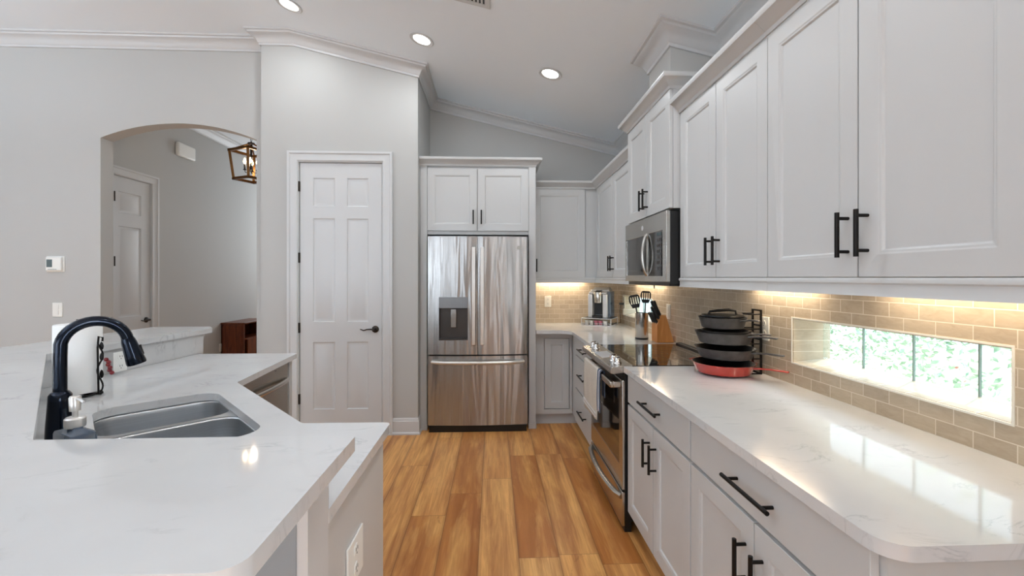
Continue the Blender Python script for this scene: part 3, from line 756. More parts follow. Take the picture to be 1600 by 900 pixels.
o = MB().cyl((1.12, 2.99, 1.352), (1.12, 2.99, 1.325), 0.004, 8).cyl((1.12, 2.99, 1.352), (1.12, 2.99, 1.346), 0.012, 12).build('hook', 'dark'); tag(o, 'tiny dark hook hanging under the microwave above the spatulas', 'hook')

# ------------------------------------------------------------ range
t = thing('range', 'stainless slide-in electric range with black glass cooktop and towel on its handle', 'stove', (0.71, 3.114, 0), RZ)
rw = 3.114-2.357
MB().box(0.004, rw-0.002, 0.012, 0.64, 0.06, 0.895).build('body', 'dark', t)
MB().box(0.0, rw, 0.055, 0.615, 0.895, 0.9175).build('cooktop', 'glassblack', t, bevel=0.002, label='black glass cooktop')
ct = t.children[-1]
for (bx_, by_, r_) in ((0.20, 0.21, 0.10), (0.56, 0.21, 0.115), (0.20, 0.46, 0.085), (0.56, 0.46, 0.085), (0.38, 0.34, 0.06)):
    m = MB(); m.tube([(bx_+r_*math.cos(k*PI/24), by_+r_*math.sin(k*PI/24), 0.9177) for k in range(48)], 0.0012, 6, closed=True, flat=0.3); m.build('burner_ring', 'screen', ct)
MB().box(0.0, rw, 0.615, 0.655, 0.895, 0.930).build('rear_trim', 'dark', t, bevel=0.004)
m = MB(); m.prism([[(-0.07, 0.895), (-0.066, 0.908), (0.055, 0.921), (0.055, 0.885), (-0.055, 0.872), (-0.07, 0.876)]], 0, rw, lambda u, v, w_: (w_, u, v)); cp = m.build('control_panel', 'steelh', t, bevel=0.002)
m = MB(); m.hexa([(0.28, -0.045, 0.9085), (0.48, -0.045, 0.9085), (0.48, 0.035, 0.917), (0.28, 0.035, 0.917), (0.28, -0.045, 0.9115), (0.48, -0.045, 0.9115), (0.48, 0.035, 0.920), (0.28, 0.035, 0.920)]); m.build('display', 'silver', cp, label='pale touch display strip')
for kx in (0.085, 0.165, 0.595, 0.675):
    m = MB(); m.lathe([(0.024, 0), (0.025, 0.006), (0.020, 0.010), (0.018, 0.030), (0.015, 0.034), (0, 0.034)], (0, 0, 0), 20); m.box(-0.005, 0.005, -0.021, 0.021, 0.018, 0.040)
    m.xf(Matrix.Translation((kx, -0.008, 0.9135)) @ Matrix.Rotation(R(6), 4, 'X') @ Matrix.Rotation(R(25), 4, 'Z')); m.build('knob', 'chrome', cp, bevel=0.0015)
# oven door
m = MB(); m.prism([rect(0.002, rw-0.002, 0.235, 0.835), rect(0.062, rw-0.062, 0.36, 0.775)], -0.005, 0.0115, lambda u, v, w_: (u, w_, v)); od = m.build('oven_door', 'steelh', t, bevel=0.003)
MB().box(0.062, rw-0.062, -0.0035, 0.008, 0.36, 0.775).build('door_window', 'ovenglass', od, label='dark oven door glass')
m = MB(); m.box(0.05, rw-0.02, -0.066, -0.046, 0.792, 0.826); 
for xx in (0.05, rw-0.05): m.box(xx, xx+0.03, -0.05, -0.004, 0.792, 0.826)
m.build('handle', 'steelh', od, bevel=0.005)
m = MB()
for z in (0.815, 0.825): m.lathe([(0, 0), (0.0025, 0), (0.0025, -0.001), (0, -0.001)], (rw-0.012, -0.005, z), 8, 'y')
m.build('vent_hole', 'dark', od)
m = MB(); m.box(0.002, rw-0.002, -0.005, 0.0115, 0.035, 0.222); dw = m.build('storage_drawer', 'steelh', t, bevel=0.003)
pts = []
for k in range(17):
    q = k/16; pts.append((0.02+(rw-0.04)*q, -0.006-0.042*math.sin(PI*q)**0.55-(0.0 if 0 < k < 16 else -0.004), 0.193))
MB().tube(pts, 0.017, 10, flat=0.9).build('handle', 'steelh', dw)
MB().box(0.01, rw-0.01, 0.012, 0.05, 0.0, 0.06).build('toe_kick', 'dark', t)
# towel over the oven handle: folded cloth with a striped underside layer
def cloth(m, x0, x1, ytop, front, back, ztop, th, wav, nx=14, nz=16, zdrop=0.0):
    path = []
    for k in range(nz+1): path.append((ytop-front, ztop-(wav[0])*(1-k/nz)))
    for k in range(1, 8):
        a_ = PI-PI*k/8; r_ = (front+back)/2; path.append((ytop-front+r_+r_*math.cos(a_), ztop+r_*math.sin(a_)))
    for k in range(nz+1): path.append((ytop+back, ztop-wav[1]*k/nz))
    G = []
    for i in range(nx+1):
        q = i/nx; row = []
        for j, (y, z) in enumerate(path):
            amp = 0.006*min(1, abs(ztop-z)/0.15)
            dy = -abs(amp*math.sin(q*9+z*6))
            if j > len(path)//2: dy = 0
            zz = z-(zdrop*q*(ztop-z)/max(wav[0], 0.01) if j <= nz else 0)
            row.append(Vector((x0+(x1-x0)*q, y+dy, zz)))
        G.append(row)
    V = [[m.bm.verts.new(p) for p in row] for row in G]
    for i in range(nx):
        for j in range(len(path)-1): m.face([V[i][j], V[i+1][j], V[i+1][j+1], V[i][j+1]], True)
def solid(o, th):
    s_ = o.modifiers.new('solid', 'SOLIDIFY'); s_.thickness = th; s_.offset = 1
tw = thing('dish_towel', 'oatmeal dish towel with a blue lining folded over the oven handle', 'towel', (0.71, 3.114, 0.5), RZ)
m = MB(); cloth(m, 0.075, 0.46, -0.056, 0.013, 0.013, 0.829, 0.003, (0.325, 0.20), zdrop=-0.02); m.xf(Matrix.Translation((0, 0, -0.5))); o = m.build('cloth', 'towel', tw); solid(o, 0.0025)
m = MB()
for z, h_ in ((0.535, 0.006), (0.555, 0.012)): m.box(0.08, 0.44, -0.0795, -0.0775, z-0.5, z+h_-0.5)
m.build('stripe', 'towelwhite', tw, label='white woven stripe')
m = MB(); cloth(m, 0.462, 0.53, -0.056, 0.013, 0.013, 0.828, 0.003, (0.24, 0.15), 6); m.xf(Matrix.Translation((0, 0, -0.5))); o = m.build('lining', 'towelblue', tw, label='slate blue lining edge'); solid(o, 0.0025)
m = MB(); cloth(m, 0.50, 0.512, -0.056, 0.0165, 0.013, 0.8285, 0.003, (0.235, 0.15), 2); m.xf(Matrix.Translation((0, 0, -0.5))); o = m.build('stripe', 'towelwhite', tw, label='white stripe on blue lining'); solid(o, 0.0008)

# ------------------------------------------------------------ peninsula
e0 = Vector((-1.189, 2.080)); dt = Vector((0.684, -0.729)).normalized(); dn = Vector((-0.729, -0.684)).normalized()
def TN(t_, n_): p = e0+dt*t_+dn*n_; return (p.x, p.y)
hole = rnd_poly([TN(0.12, 0.112), TN(0.12, 0.495), TN(0.80, 0.495), TN(0.80, 0.112)], 0.075, 8)
low = rnd_poly([(-0.345, 0.927), (-0.345, 1.480), (-0.640, 1.484), (-1.192, 2.078), (-1.262, 2.86), (-1.883, 2.86), (-1.974, 1.978), (-0.955, 0.927)], [0.004, 0.02, 0.03, 0.02, 0.012, 0, 0, 0])
slab('peninsula_countertop', 'white quartz sink-level countertop of the angled peninsula around the double sink', low, 0.884, 0.914, holes=[hole])
bar = rnd_poly([(-0.29, 0.505), (-0.29, 0.935), (-0.945, 0.935), (-1.950, 1.985), (-1.858, 2.96), (-1.93, 3.055), (-2.295, 3.055), (-2.375, 1.80), (-1.125, 0.505)], [0.035, 0.012, 0.01, 0.02, 0.01, 0.01, 0.02, 0.02, 0.02])
slab('bar_countertop', 'raised white quartz bar top wrapping the outside of the peninsula, nearest the camera', bar, 1.037, 1.067, bevel=0.006)
# knee wall with quartz splash
inn = [(-0.345, 0.927), (-0.953, 0.927), (-1.974, 1.978), (-1.885, 2.91)]
out = [(-0.345, 0.825), (-1.000, 0.825), (-2.085, 1.95), (-1.995, 2.91)]
kw = MB().prism([inn+out[::-1]], 0, 1.036).build('wall_peninsula', 'trim', kind='structure')
ins = [(-0.3455, 0.9272), (-0.9531, 0.9272), (-1.9742, 1.978), (-1.8851, 2.9099)]
q = [(-0.3455, 0.9292), (-0.9525, 0.9292), (-1.9715, 1.9773), (-1.883, 2.9099)]
MB().prism([ins+q[::-1]], 0.915, 1.036).build('splash', 'quartz', kw, label='white quartz upstand below the bar')
MB().prism([[(-0.3455-0.02, 0.8245), (-1.0005, 0.8245), (-2.0855, 1.9495), (-1.9955, 2.9), (-1.9965, 2.9), (-2.0875, 1.949), (-1.001, 0.8225), (-0.3655, 0.8225)]], 0.146, 0.997).build('seating_side_face', 'shadegrey', kw, label='seating side, wall grey deepened with under-bar shade')
SM = [(0, 0), (0.018, 0), (0.018, -0.012), (0.010, -0.024), (0.006, -0.040), (0, -0.040)]
MB().sweep([(-0.345, 0.825, 1.0365), (-1.000, 0.825, 1.0365), (-2.085, 1.95, 1.0365), (-1.995, 2.91, 1.0365), (-1.885, 2.91, 1.0365)], SM, -1).build('bar_moulding', 'trim', kw)
baseb('peninsula', [(-0.345, 0.825), (-1.000, 0.825), (-2.085, 1.95), (-1.995, 2.91)], -1)
# cabinets under it
t = thing('base_cabinet', 'white end cabinet of the peninsula with outlet on its side panel', 'cabinet', (-0.365, 0.93, 0), 0, 'white shaker base cabinets')
MB().box(-0.26, -0.018, 0, 0.515, 0.0, 0.883).build('body', 'cab', t)
MB().box(-0.018, 0.0, 0, 0.53, 0.0, 0.883).build('side_panel', 'cab', t, bevel=0.002)
m = MB(); m.panelled(-0.54, -0.275, 0.125, 0.872, -0.548, 0.018, [(-0.48, -0.335, 0.19, 0.81)], SH); m.xf(Matrix.Rotation(PI, 4, 'Z')); m.xf(Matrix.Translation((-0.555, -0.016, 0))); m.build('door', 'cab', t)
t = thing('sink_cabinet', 'white angled cabinet front below the double sink', 'cabinet', (TN(0.40, 0.03)[0], TN(0.40, 0.03)[1], 0), math.atan2(dt.y, dt.x)+PI, 'white shaker base cabinets')
MB().box(-0.36, 0.36, -0.0, 0.018, 0.1, 0.883).box(-0.36, 0.36, 0.06, 0.075, 0, 0.1).build('body', 'cab', t)
door_front(t, -0.355, -0.001, 0.125, 0.872, hx=-0.04, hz=0.78, L=0.13); door_front(t, 0.001, 0.355, 0.125, 0.872, hx=0.04, hz=0.78, L=0.13)
t = thing('end_panel', 'white cabinet end panel beside the dishwasher at the far end of the peninsula', 'cabinet', (-1.30, 2.82, 0))
MB().box(-0.56, 0.012, -0.012, 0.012, 0, 0.883).build('panel', 'cab', t, bevel=0.002)
MB().box(-0.01, 0.016, -0.022, 0.016, 0, 0.883).build('stile', 'cab', t, bevel=0.002)
# dishwasher
t = thing('dishwasher', 'stainless dishwasher under the far arm of the peninsula', 'dishwasher', (-1.29, 2.185, 0), R(90))
MB().box(0.0, 0.60, 0.02, 0.55, 0.0, 0.874).build('body', 'dark', t)
MB().box(0.004, 0.596, -0.006, 0.02, 0.11, 0.745).build('door', 'steelh', t, bevel=0.004)
cpn = MB().box(0.004, 0.596, -0.006, 0.02, 0.752, 0.866).build('control_panel', 'steelh', t, bevel=0.003)
m = MB(); m.tube([(0.03+0.54*k/14, -0.012-0.03*math.sin(PI*k/14)**0.5, 0.772) for k in range(15)], 0.014, 10); m.build('handle', 'steelh', t)
MB().lathe([(0, 0), (0.004, 0), (0.004, -0.002), (0, -0.002)], (0.44, -0.006, 0.85), 10, 'y').build('indicator', 'dark', cpn)
# sink
sk = thing('sink', 'undermount stainless double-bowl sink set in the angled corner', 'sink', (*TN(0.46, 0.30), 0.70))
def bowl(m, loop_top, loop_bot, zt, zb, rimloop=None):
    n = len(loop_top); c = (sum(p[0] for p in loop_top)/n, sum(p[1] for p in loop_top)/n)
    lv = []
    for f_, z in ((0, zt), (0.06, zt-0.006), (0.10, zt-0.02), (0.35, zt-(zt-zb)*0.5), (0.75, zb+0.028), (1.0, zb+0.008)):
        lv.append([m.bm.verts.new((a_[0]+(b_[0]-a_[0])*f_, a_[1]+(b_[1]-a_[1])*f_, z)) for a_, b_ in zip(loop_top, loop_bot)])
    inner = [m.bm.verts.new((c[0]+(b_[0]-c[0])*0.8, c[1]+(b_[1]-c[1])*0.8, zb)) for b_ in loop_bot]; lv.append(inner)
    for a_, b_ in zip(lv, lv[1:]):
        for k in range(n): m.face([a_[k], a_[(k+1) % n], b_[(k+1) % n], b_[k]], True)
    m.face(inner)
    return lv[0]
def bl(t0, t1, n0, n1, r_): return rnd_poly([TN(t0, n0), TN(t0, n1), TN(t1, n1), TN(t1, n0)], r_, 8)
b1 = bl(0.115, 0.398, 0.107, 0.500, 0.074); b2 = bl(0.424, 0.805, 0.107, 0.500, 0.074)
for bb, lab, (t0, t1) in ((b1, 'far bowl', (0.138, 0.392)), (b2, 'near bowl', (0.434, 0.782))):
    m = MB(); bowl(m, bb, bl(t0+0.004, t1-0.004, 0.126, 0.481, 0.060), 0.880, 0.70)
    o = m.build('bowl', 'sink', sk, local=False); s_ = o.modifiers.new('solid', 'SOLIDIFY'); s_.thickness = 0.0015; s_.offset = -1
    c = TN((t0+t1)/2, 0.31)
    m = MB(); m.lathe([(0, 0.002), (0.028, 0.001), (0.036, 0.003), (0.042, 0.003), (0.044, 0.0)], (c[0], c[1], 0.701), 24); m.build('drain', 'chrome', o, local=False)
m = MB(); m.prism([bl(0.095, 0.825, 0.087, 0.520, 0.08), b1, b2], 0.8790, 0.8828); m.build('rim', 'sink', sk, local=False)

# faucet: bronze gooseneck with pull-down head
fx, fy = -1.287, 1.350
fd = Vector((0.729, 0.684)).normalized()
ft = thing('faucet', 'dark bronze gooseneck pull-down kitchen faucet with blue sheen', 'faucet', (fx, fy, 0.914))
m = MB(); m.lathe([(0, 0), (0.034, 0), (0.034, 0.004), (0.033, 0.008), (0.0315, 0.05), (0.027, 0.12), (0.0262, 0.138), (0.021, 0.146), (0.0185, 0.149), (0, 0.149)], (0, 0, 0), 32); m.build('base', 'bluebronze', ft)
pts = [(0, 0, 0.147), (0, 0, 0.20), (0, 0, 0.25)]
ra = 0.076
for k in range(1, 19):
    a_ = PI-(PI*0.95)*k/18; rr_ = ra+ra*math.cos(a_)
    pts.append((fd.x*rr_, fd.y*rr_, 0.276+ra*math.sin(a_)))
m = MB(); m.tube(pts, 0.0158, 16); m.build('spout', 'bluebronze', ft)
pe = Vector(pts[-1]); dirh = (pe-Vector(pts[-2])).normalized(); dirh = (dirh+Vector((fd.x*0.03, fd.y*0.03, 0))).normalized()
m = MB(); m.tube([pe-dirh*0.004, pe+dirh*0.003, pe+dirh*0.012, pe+dirh*0.05, pe+dirh*0.078, pe+dirh*0.084], [0.0165, 0.0185, 0.020, 0.0235, 0.0265, 0.0255], 20)
hd2 = m.build('spray_head', 'bluebronze', ft)
sd = Vector((-fd.y, fd.x, 0)); bp = pe+dirh*0.038+Vector((fd.x, fd.y, 0))*0.0225
MB().tube([bp-dirh*0.016, bp+dirh*0.016], 0.005, 8).build('spray_button', 'dark', hd2)
m = MB(); side = -Vector((fd.x, fd.y, 0)).cross(Vector((0, 0, 1)))
hp = Vector((0, 0, 0.118)); m.tube([hp+side*0.02, hp+side*0.048], 0.015, 14); m.tube([hp+side*0.042, hp+side*0.055+Vector((0, 0, 0.012)), hp+side*0.078+Vector((0, 0, 0.028))], [0.007, 0.0065, 0.005], 10); m.build('lever', 'bluebronze', ft)

# soap dispenser
sx, sy = -1.083, 1.175
sp = thing('soap_dispenser', 'square slate blue soap dispenser with silver pump beside the sink', 'soap dispenser', (sx, sy, 0.914), math.atan2(dt.y, dt.x)+R(18))
m = MB(); lvl = [(0.052, 0.0), (0.054, 0.01), (0.054, 0.082), (0.051, 0.089), (0.023, 0.0965), (0.021, 0.102)]
prev = None
for r_, z in lvl:
    lp = rnd_poly([(-r_, -0.5*r_), (r_, -0.5*r_), (r_, 0.5*r_), (-r_, 0.5*r_)], min(0.008, r_*0.3), 4); cur = [m.bm.verts.new((p[0], p[1], z)) for p in lp]
    if prev:
        for k in range(len(cur)): m.face([prev[k], prev[(k+1) % len(cur)], cur[(k+1) % len(cur)], cur[k]])
    else: m.face(cur[::-1])
    prev = cur
m.face(prev); m.build('bottle', 'soap', sp, bevel=0.001)
m = MB(); m.lathe([(0.0205, 0.100), (0.0215, 0.103), (0.0215, 0.122), (0.018, 0.126), (0, 0.126)], (0, 0, 0), 24); m.build('collar', 'bar_steel', sp)
m = MB(); m.lathe([(0.006, 0.124), (0.006, 0.140), (0.0115, 0.142), (0.0125, 0.176), (0.010, 0.180), (0, 0.180)], (0, 0, 0), 20)
m.tube([(-0.004, 0, 0.172), (-0.03, 0.01, 0.176), (-0.055, 0.018, 0.172)], [0.0045, 0.004, 0.003], 8); m.xf(Matrix.Rotation(R(195), 4, 'Z')); m.build('pump', 'bar_steel', sp)

# paper towels
px, py = -1.708, 1.866
ph = thing('paper_towel_holder', 'black scrolled iron paper towel holder with red berries', 'holder', (px, py, 0.914))
m = MB(); m.lathe([(0.070, 0.004), (0.074, 0.008), (0.070, 0.012), (0.064, 0.008), (0.070, 0.004)], (0, 0, 0), 40)
m.tube([(-0.070, 0, 0.008), (0.092, 0, 0.008)], 0.004, 8); m.tube([(0, -0.070, 0.008), (0, 0.070, 0.008)], 0.004, 8)
for k in range(4):
    a_ = k*PI/2+0.4; m.lathe([(0, 0), (0.009, 0.002), (0.010, 0.008), (0.006, 0.014), (0, 0.016)], (0.070*math.cos(a_), 0.070*math.sin(a_), 0), 12)
m.build('base', 'black', ph)
MB().cyl((0, 0, 0.008), (0, 0, 0.315), 0.006, 10).build('rod', 'black', ph)
ar = Vector((0.088*math.cos(R(-5)), 0.088*math.sin(R(-5)), 0))
m = MB(); m.tube([ar+Vector((0, 0, 0.008)), ar+Vector((-0.002, 0, 0.10)), ar+Vector((-0.004, 0, 0.20)), ar+Vector((0, 0, 0.245)), ar+Vector((0.014, 0.003, 0.24)), ar+Vector((0.012, 0.003, 0.225))], 0.0035, 8)
m.tube([ar+Vector((0.010*math.sin(k*0.55)+0.006, 0.006*math.cos(k*0.55), 0.02+k*0.011)) for k in range(19)], 0.0032, 6); 
for k, z in enumerate((0.09, 0.16, 0.205)): m.lathe([(0, -0.018), (0.007, -0.01), (0.009, 0), (0.006, 0.012), (0, 0.02)], tuple(ar+Vector((0.012, 0.0, z))), 8, sx=1, sy=0.3)
arm = m.build('tension_arm', 'black', ph)
for k in range(6):
    MB().lathe([(0, -0.0085), (0.006, -0.006), (0.0085, 0), (0.006, 0.006), (0, 0.0085)], tuple(ar+Vector((0.030+0.006*(k % 2)+0.003*k, 0.001*(k % 3), 0.150-0.011*k))), 10).build('berry', 'berry', arm, label='dark red berry')
m = MB(); m.lathe([(0.0205, 0.018), (0.072, 0.018), (0.074, 0.022), (0.074, 0.292), (0.072, 0.296), (0.0205, 0.296), (0.0205, 0.018)], (0, 0, 0), 48)
o = m.build('paper_towel_roll', 'paper'); o.location = (px, py, 0.914); tag(o, 'white paper towel roll standing on the scrolled black holder', 'paper towels')

# ------------------------------------------------------------ items on the right hand counters
# pan rack
rk = thing('pan_rack', 'black metal pan rack holding the stacked skillets against the tiles', 'rack', (1.345, 2.17, 0.914))
m = MB()
for y in (-0.035, 0.035): m.box(-0.004, 0.004, y-0.004, y+0.004, 0, 0.325)
for z in (0.004, 0.10, 0.175, 0.245, 0.321): m.box(-0.004, 0.004, -0.035, 0.035, z-0.004, z+0.004)
m.build('frame', 'black', rk)
TZ = [0.078, 0.153, 0.228, 0.302]
for z in [0.003]+TZ:
    m = MB(); w_ = 0.035; la = 0.215 if z < 0.3 else 0.07
    m.tube([(0, -w_, z), (-la+0.015, -w_, z), (-la, 0, z), (-la+0.015, w_, z), (0, w_, z)], 0.0035, 8); m.build('tier', 'black', rk)
def skillet(label, c, z, r, h, ang, hl, mo='castiron', mi='castdark', lip=True, group='stacked skillets in the pan rack'):
    t = thing('skillet', label, 'pan', (c[0], c[1], z), 0, group)
    m = MB(); rb = r*0.80
    prof = [(0, 0), (rb, 0), (rb+0.006, 0.003), (r-0.003, h-0.004), (r+0.001, h), (r-0.004, h)]
    m.lathe(prof, (0, 0, 0), 48); m.build('pan_body', mo, t)
    m = MB(); m.lathe([(r-0.004, h), (r-0.007, h-0.004), (rb+0.001, 0.007), (rb-0.006, 0.005), (0, 0.005)], (0, 0, 0), 48); m.build('cooking_surface', mi, t, label='dark seasoned inside')
    a_ = R(ang); d = Vector((math.cos(a_), math.sin(a_), 0)); s_ = Vector((-d.y, d.x, 0))
    m = MB(); z0 = h-0.012
    st = [(r-0.004, 0.020, 0), (r+0.025, 0.010, 0.003), (r+hl*0.45, 0.008, 0.006), (r+hl*0.75, 0.0125, 0.007), (r+hl, 0.009, 0.006)]
    V = []
    for rr_, w_, dz in st:
        p = d*rr_+Vector((0, 0, z0+dz)); V.append([m.bm.verts.new(p+s_*w_+Vector((0, 0, q_))) for q_ in (-0.004, 0.004)]+[m.bm.verts.new(p-s_*w_+Vector((0, 0, q_))) for q_ in (0.004, -0.004)])
    for a2, b2_ in zip(V, V[1:]):
        for k in range(4): m.face([a2[k], a2[(k+1) % 4], b2_[(k+1) % 4], b2_[k]])
    m.face(V[0][::-1]); m.face(V[-1]); m.build('handle', mo, t, bevel=0.003)
    if r > 0.12:
        p = -d*(r+0.002)+Vector((0, 0, h-0.006)); m = MB(); m.tube([p+s_*0.026+d*0.006, p+s_*0.018-d*0.014, p-s_*0.018-d*0.014, p-s_*0.026+d*0.006], 0.0045, 8, flat=0.7); m.build('helper_handle', mo, t)
    return t
pc = (1.185, 2.17)
skillet('red enamelled cast iron skillet at the bottom of the stack', (1.168, 2.165), 0.9215, 0.150, 0.052, -52, 0.145, 'rediron')
skillet('lowest of the dark cast iron skillets, just above the red one', (1.178, 2.165), 0.996, 0.142, 0.052, -58, 0.135)
skillet('second cast iron skillet from the top, with a smaller pan nested in it', (1.172, 2.165), 1.071, 0.138, 0.056, -62, 0.125)
skillet('small cast iron skillet nested inside a larger one in the middle of the stack', (1.176, 2.165), 1.088, 0.112, 0.046, -50, 0.10)
skillet('topmost full-size dark skillet on the rack, under the round press', (1.165, 2.17), 1.146, 0.114, 0.056, -66, 0.085)
t = thing('grill_press', 'small round black iron press with loop handle on top of the skillet stack', 'pan', (1.165, 2.17, 1.203))
m = MB(); m.lathe([(0, 0), (0.098, 0), (0.100, 0.003), (0.098, 0.009), (0, 0.010)], (0, 0, 0), 40); m.build('plate', 'castdark', t)
m = MB(); m.tube([(-0.065, 0.015, 0.008), (-0.06, 0.012, 0.024), (-0.02, 0.004, 0.030), (0.03, -0.006, 0.034), (0.062, -0.012, 0.030), (0.066, -0.013, 0.008)], [0.006, 0.006, 0.007, 0.007, 0.006, 0.006], 10); m.build('handle', 'black', t)

# knife block and knives
kb = tag(MB().prism([[(1.222, 0.9145), (1.352, 0.9145), (1.292, 1.118), (1.262, 1.122), (1.222, 1.045)]], 3.205, 3.315, lambda u, v, w_: (u, w_, v)).build('knife_block', 'block', bevel=0.003), 'slanted light oak knife block full of black-handled knives beside the cooktop', 'knife block')
kd = Vector((-0.40, 0, 0.90)).normalized(); kt = Vector((0.46, 0, 0.88)).normalized()
kn = [(0.015, 3.222, 0.085), (0.015, 3.262, 0.085), (0.015, 3.298, 0.085), (0.048, 3.226, 0.10), (0.048, 3.272, 0.10), (0.076, 3.232, 0.125), (0.076, 3.285, 0.12)]
labs = ['black-handled knife in the lowest row of the block, nearest the room', 'black-handled knife in the middle of the lowest row of the block', 'black-handled knife in the lowest row of the block, farthest from the camera',
        'black-handled knife in the middle row of the block, nearer the camera', 'black-handled knife in the middle row of the block, farther from the camera', 'long black-handled knife in the top row of the block, nearer the camera', 'long black-handled knife in the top row of the block, farther from the camera']
for (s_, y, L), lb in zip(kn, labs):
    p = Vector((1.222, y, 1.045))+kt*s_
    k = thing('kitchen_knife', lb, 'knife', tuple(p), 0, 'knives in the oak block')
    m = MB(); m.tube([kd*0.004, kd*0.012, kd*(L*0.5), kd*(L*0.9), kd*L], [0.009, 0.0115, 0.010, 0.0125, 0.010], 10, flat=1.0); m.xf(Matrix.Diagonal((1, 0.62, 1, 1))); m.build('knife_handle', 'dark', k)
    m = MB(); m.box(-0.009, 0.009, -0.0012, 0.0012, -0.004, 0.005); m.xf(Matrix.Rotation(-0.42, 4, 'Y')); m.build('bolster', 'steel', k)
# utensil crock
cr = thing('utensil_crock', 'brushed steel utensil crock with black base beside the knife block', 'utensil holder', (1.175, 3.405, 0.9145))
m = MB(); m.lathe([(0.049, 0.014), (0.050, 0.016), (0.050, 0.208), (0.047, 0.208), (0.047, 0.018), (0, 0.018)], (0, 0, 0), 40); m.build('cup', 'steel', cr)
MB().lathe([(0, 0), (0.049, 0), (0.0505, 0.004), (0.0505, 0.014), (0.047, 0.0145), (0, 0.0145)], (0, 0, 0), 40).build('base', 'dark', cr)
def spatula(label, dx, dy, lean, top, w_, L, matn='dark', name='slotted_turner', cat='spatula', slots=4):
    base = Vector((1.175, 3.405, 0.9345))
    t = thing(name, label, cat, tuple(base+Vector((-dx*0.3, -dy*0.3, 0))), 0, 'utensils in the steel crock')
    d = Vector((lean, dy*0.6, 1)).normalized()
    m = MB(); m.tube([(0, 0, 0), d*(top*0.5), d*top], [0.006, 0.005, 0.006], 10); m.build('utensil_handle', 'dark', t)
    m = MB(); ol = rnd_poly([(-w_*0.30, 0), (w_*0.30, 0), (w_/2, L*0.5), (w_*0.46, L), (-w_*0.46, L), (-w_/2, L*0.5)], [0.006, 0.006, 0.01, 0.022, 0.022, 0.01], 4)
    hs = []
    for k in range(slots):
        cx_ = -w_*0.30+k*w_*0.60/(slots-1); hs.append(rect(cx_-w_*0.05, cx_+w_*0.05, L*0.3, L*0.84))
    m.prism([ol]+hs, -0.0015, 0.0015, lambda u, v, w__: (u, w__, v))
    m.xf(Matrix.Translation(d*(top-0.004)) @ Matrix.Rotation(math.atan2(lean, 1), 4, 'Y') @ Matrix.Rotation(R(-12), 4, 'Z')); m.build('blade', matn, t)
spatula('black slotted turner leaning left in the steel crock', 0, 0, -0.20, 0.235, 0.088, 0.105)
spatula('black slotted turner standing upright in the crock, behind the knives', -0.05, 0.03, 0.05, 0.27, 0.082, 0.095)
o = MB().lathe([(0, 0), (0.022, 0), (0.030, 0.03), (0.034, 0.055), (0.031, 0.055), (0.0, 0.050)], (0, 0, 0), 24).build('sill_cup', 'plastic'); o.location = (WX+0.045, 3.74, 1.0205); tag(o, 'small white cup on the far window sill behind the crock', 'cup')
o = MB().lathe([(0, 0), (0.022, 0.004), (0.031, 0.02), (0.030, 0.036), (0.018, 0.048), (0, 0.052)], (0, 0, 0), 24).build('orange_ball', 'orange'); o.location = (WX+0.045, 3.74, 1.072); tag(o, 'orange rounded lump sitting in the white cup on the sill', 'ornament')

# coffee maker on a pod drawer
ca = R(-30)
tr = thing('pod_drawer', 'wire-framed coffee pod tray under the coffee maker', 'tray', (1.105, 4.485, 0.914), ca)
W2, D2 = 0.152, 0.135
m = MB()
for z in (0.004, 0.072):
    m.tube([(-W2, -D2, z), (W2, -D2, z), (W2, D2, z), (-W2, D2, z)], 0.0035, 8, closed=True)
for x_ in (-W2, W2):
    for y_ in (-D2, D2): m.cyl((x_, y_, 0), (x_, y_, 0.074), 0.0045, 8)
m.build('frame', 'silver', tr)
MB().box(-W2+0.004, W2-0.004, -D2+0.004, D2-0.004, 0.066, 0.075).build('top_shelf', 'dark', tr, bevel=0.001, label='dark top plate')
MB().box(-W2+0.004, W2-0.004, -D2+0.004, D2-0.004, 0.002, 0.006).build('drawer_floor', 'dark', tr)
m = MB()
for k in range(12): x_ = -W2+0.012+k*(2*W2-0.024)/11; m.cyl((x_, -D2, 0.004), (x_, -D2, 0.024), 0.0015, 6)
m.tube([(-W2, -D2, 0.024), (W2, -D2, 0.024)], 0.002, 6); m.build('drawer_front', 'silver', tr)
R30 = Matrix.Rotation(ca, 3, 'Z')
for k, (x_, mn, lb) in enumerate(((-0.105, 'pod', 'leftmost white coffee pod in the tray'), (-0.058, 'pod', 'second white coffee pod from the left in the tray'), (-0.008, 'podpink', 'left pink coffee pod in the middle of the tray'), (0.036, 'podpink', 'right pink coffee pod in the middle of the tray'), (0.085, 'pod', 'rightmost white coffee pod in the tray'))):
    p = Vector((1.105, 4.485, 0.920))+R30 @ Vector((x_, -D2+0.035, 0))
    o = MB().lathe([(0, 0), (0.017, 0), (0.0215, 0.040), (0.0245, 0.041), (0.0245, 0.044), (0, 0.044)], (0, 0, 0), 20).build('coffee_pod', mn); o.location = p; tag(o, lb, 'coffee pod', 'coffee pods in the tray')
cm = thing('coffee_maker', 'silver single-cup pod coffee maker in the back corner', 'coffee maker', tuple(Vector((1.105, 4.485, 0.9895))+R30 @ Vector((0.005, 0.0, 0))), ca)
w_ = 0.100
m = MB(); m.prism([rnd_poly([(-w_, -0.02), (w_, -0.02), (w_, 0.115), (-w_, 0.115)], 0.02)], 0.0, 0.285); m.build('body', 'silver', cm, bevel=0.006)
m = MB(); m.box(-w_, -0.052, -0.105, -0.021, 0.0, 0.245).box(0.052, w_, -0.105, -0.021, 0.0, 0.245); m.build('side_column', 'silver', cm, bevel=0.008)
MB().box(-0.0515, 0.0515, -0.035, -0.0212, 0.03, 0.19).build('cup_bay', 'dark', cm, label='black cup bay')
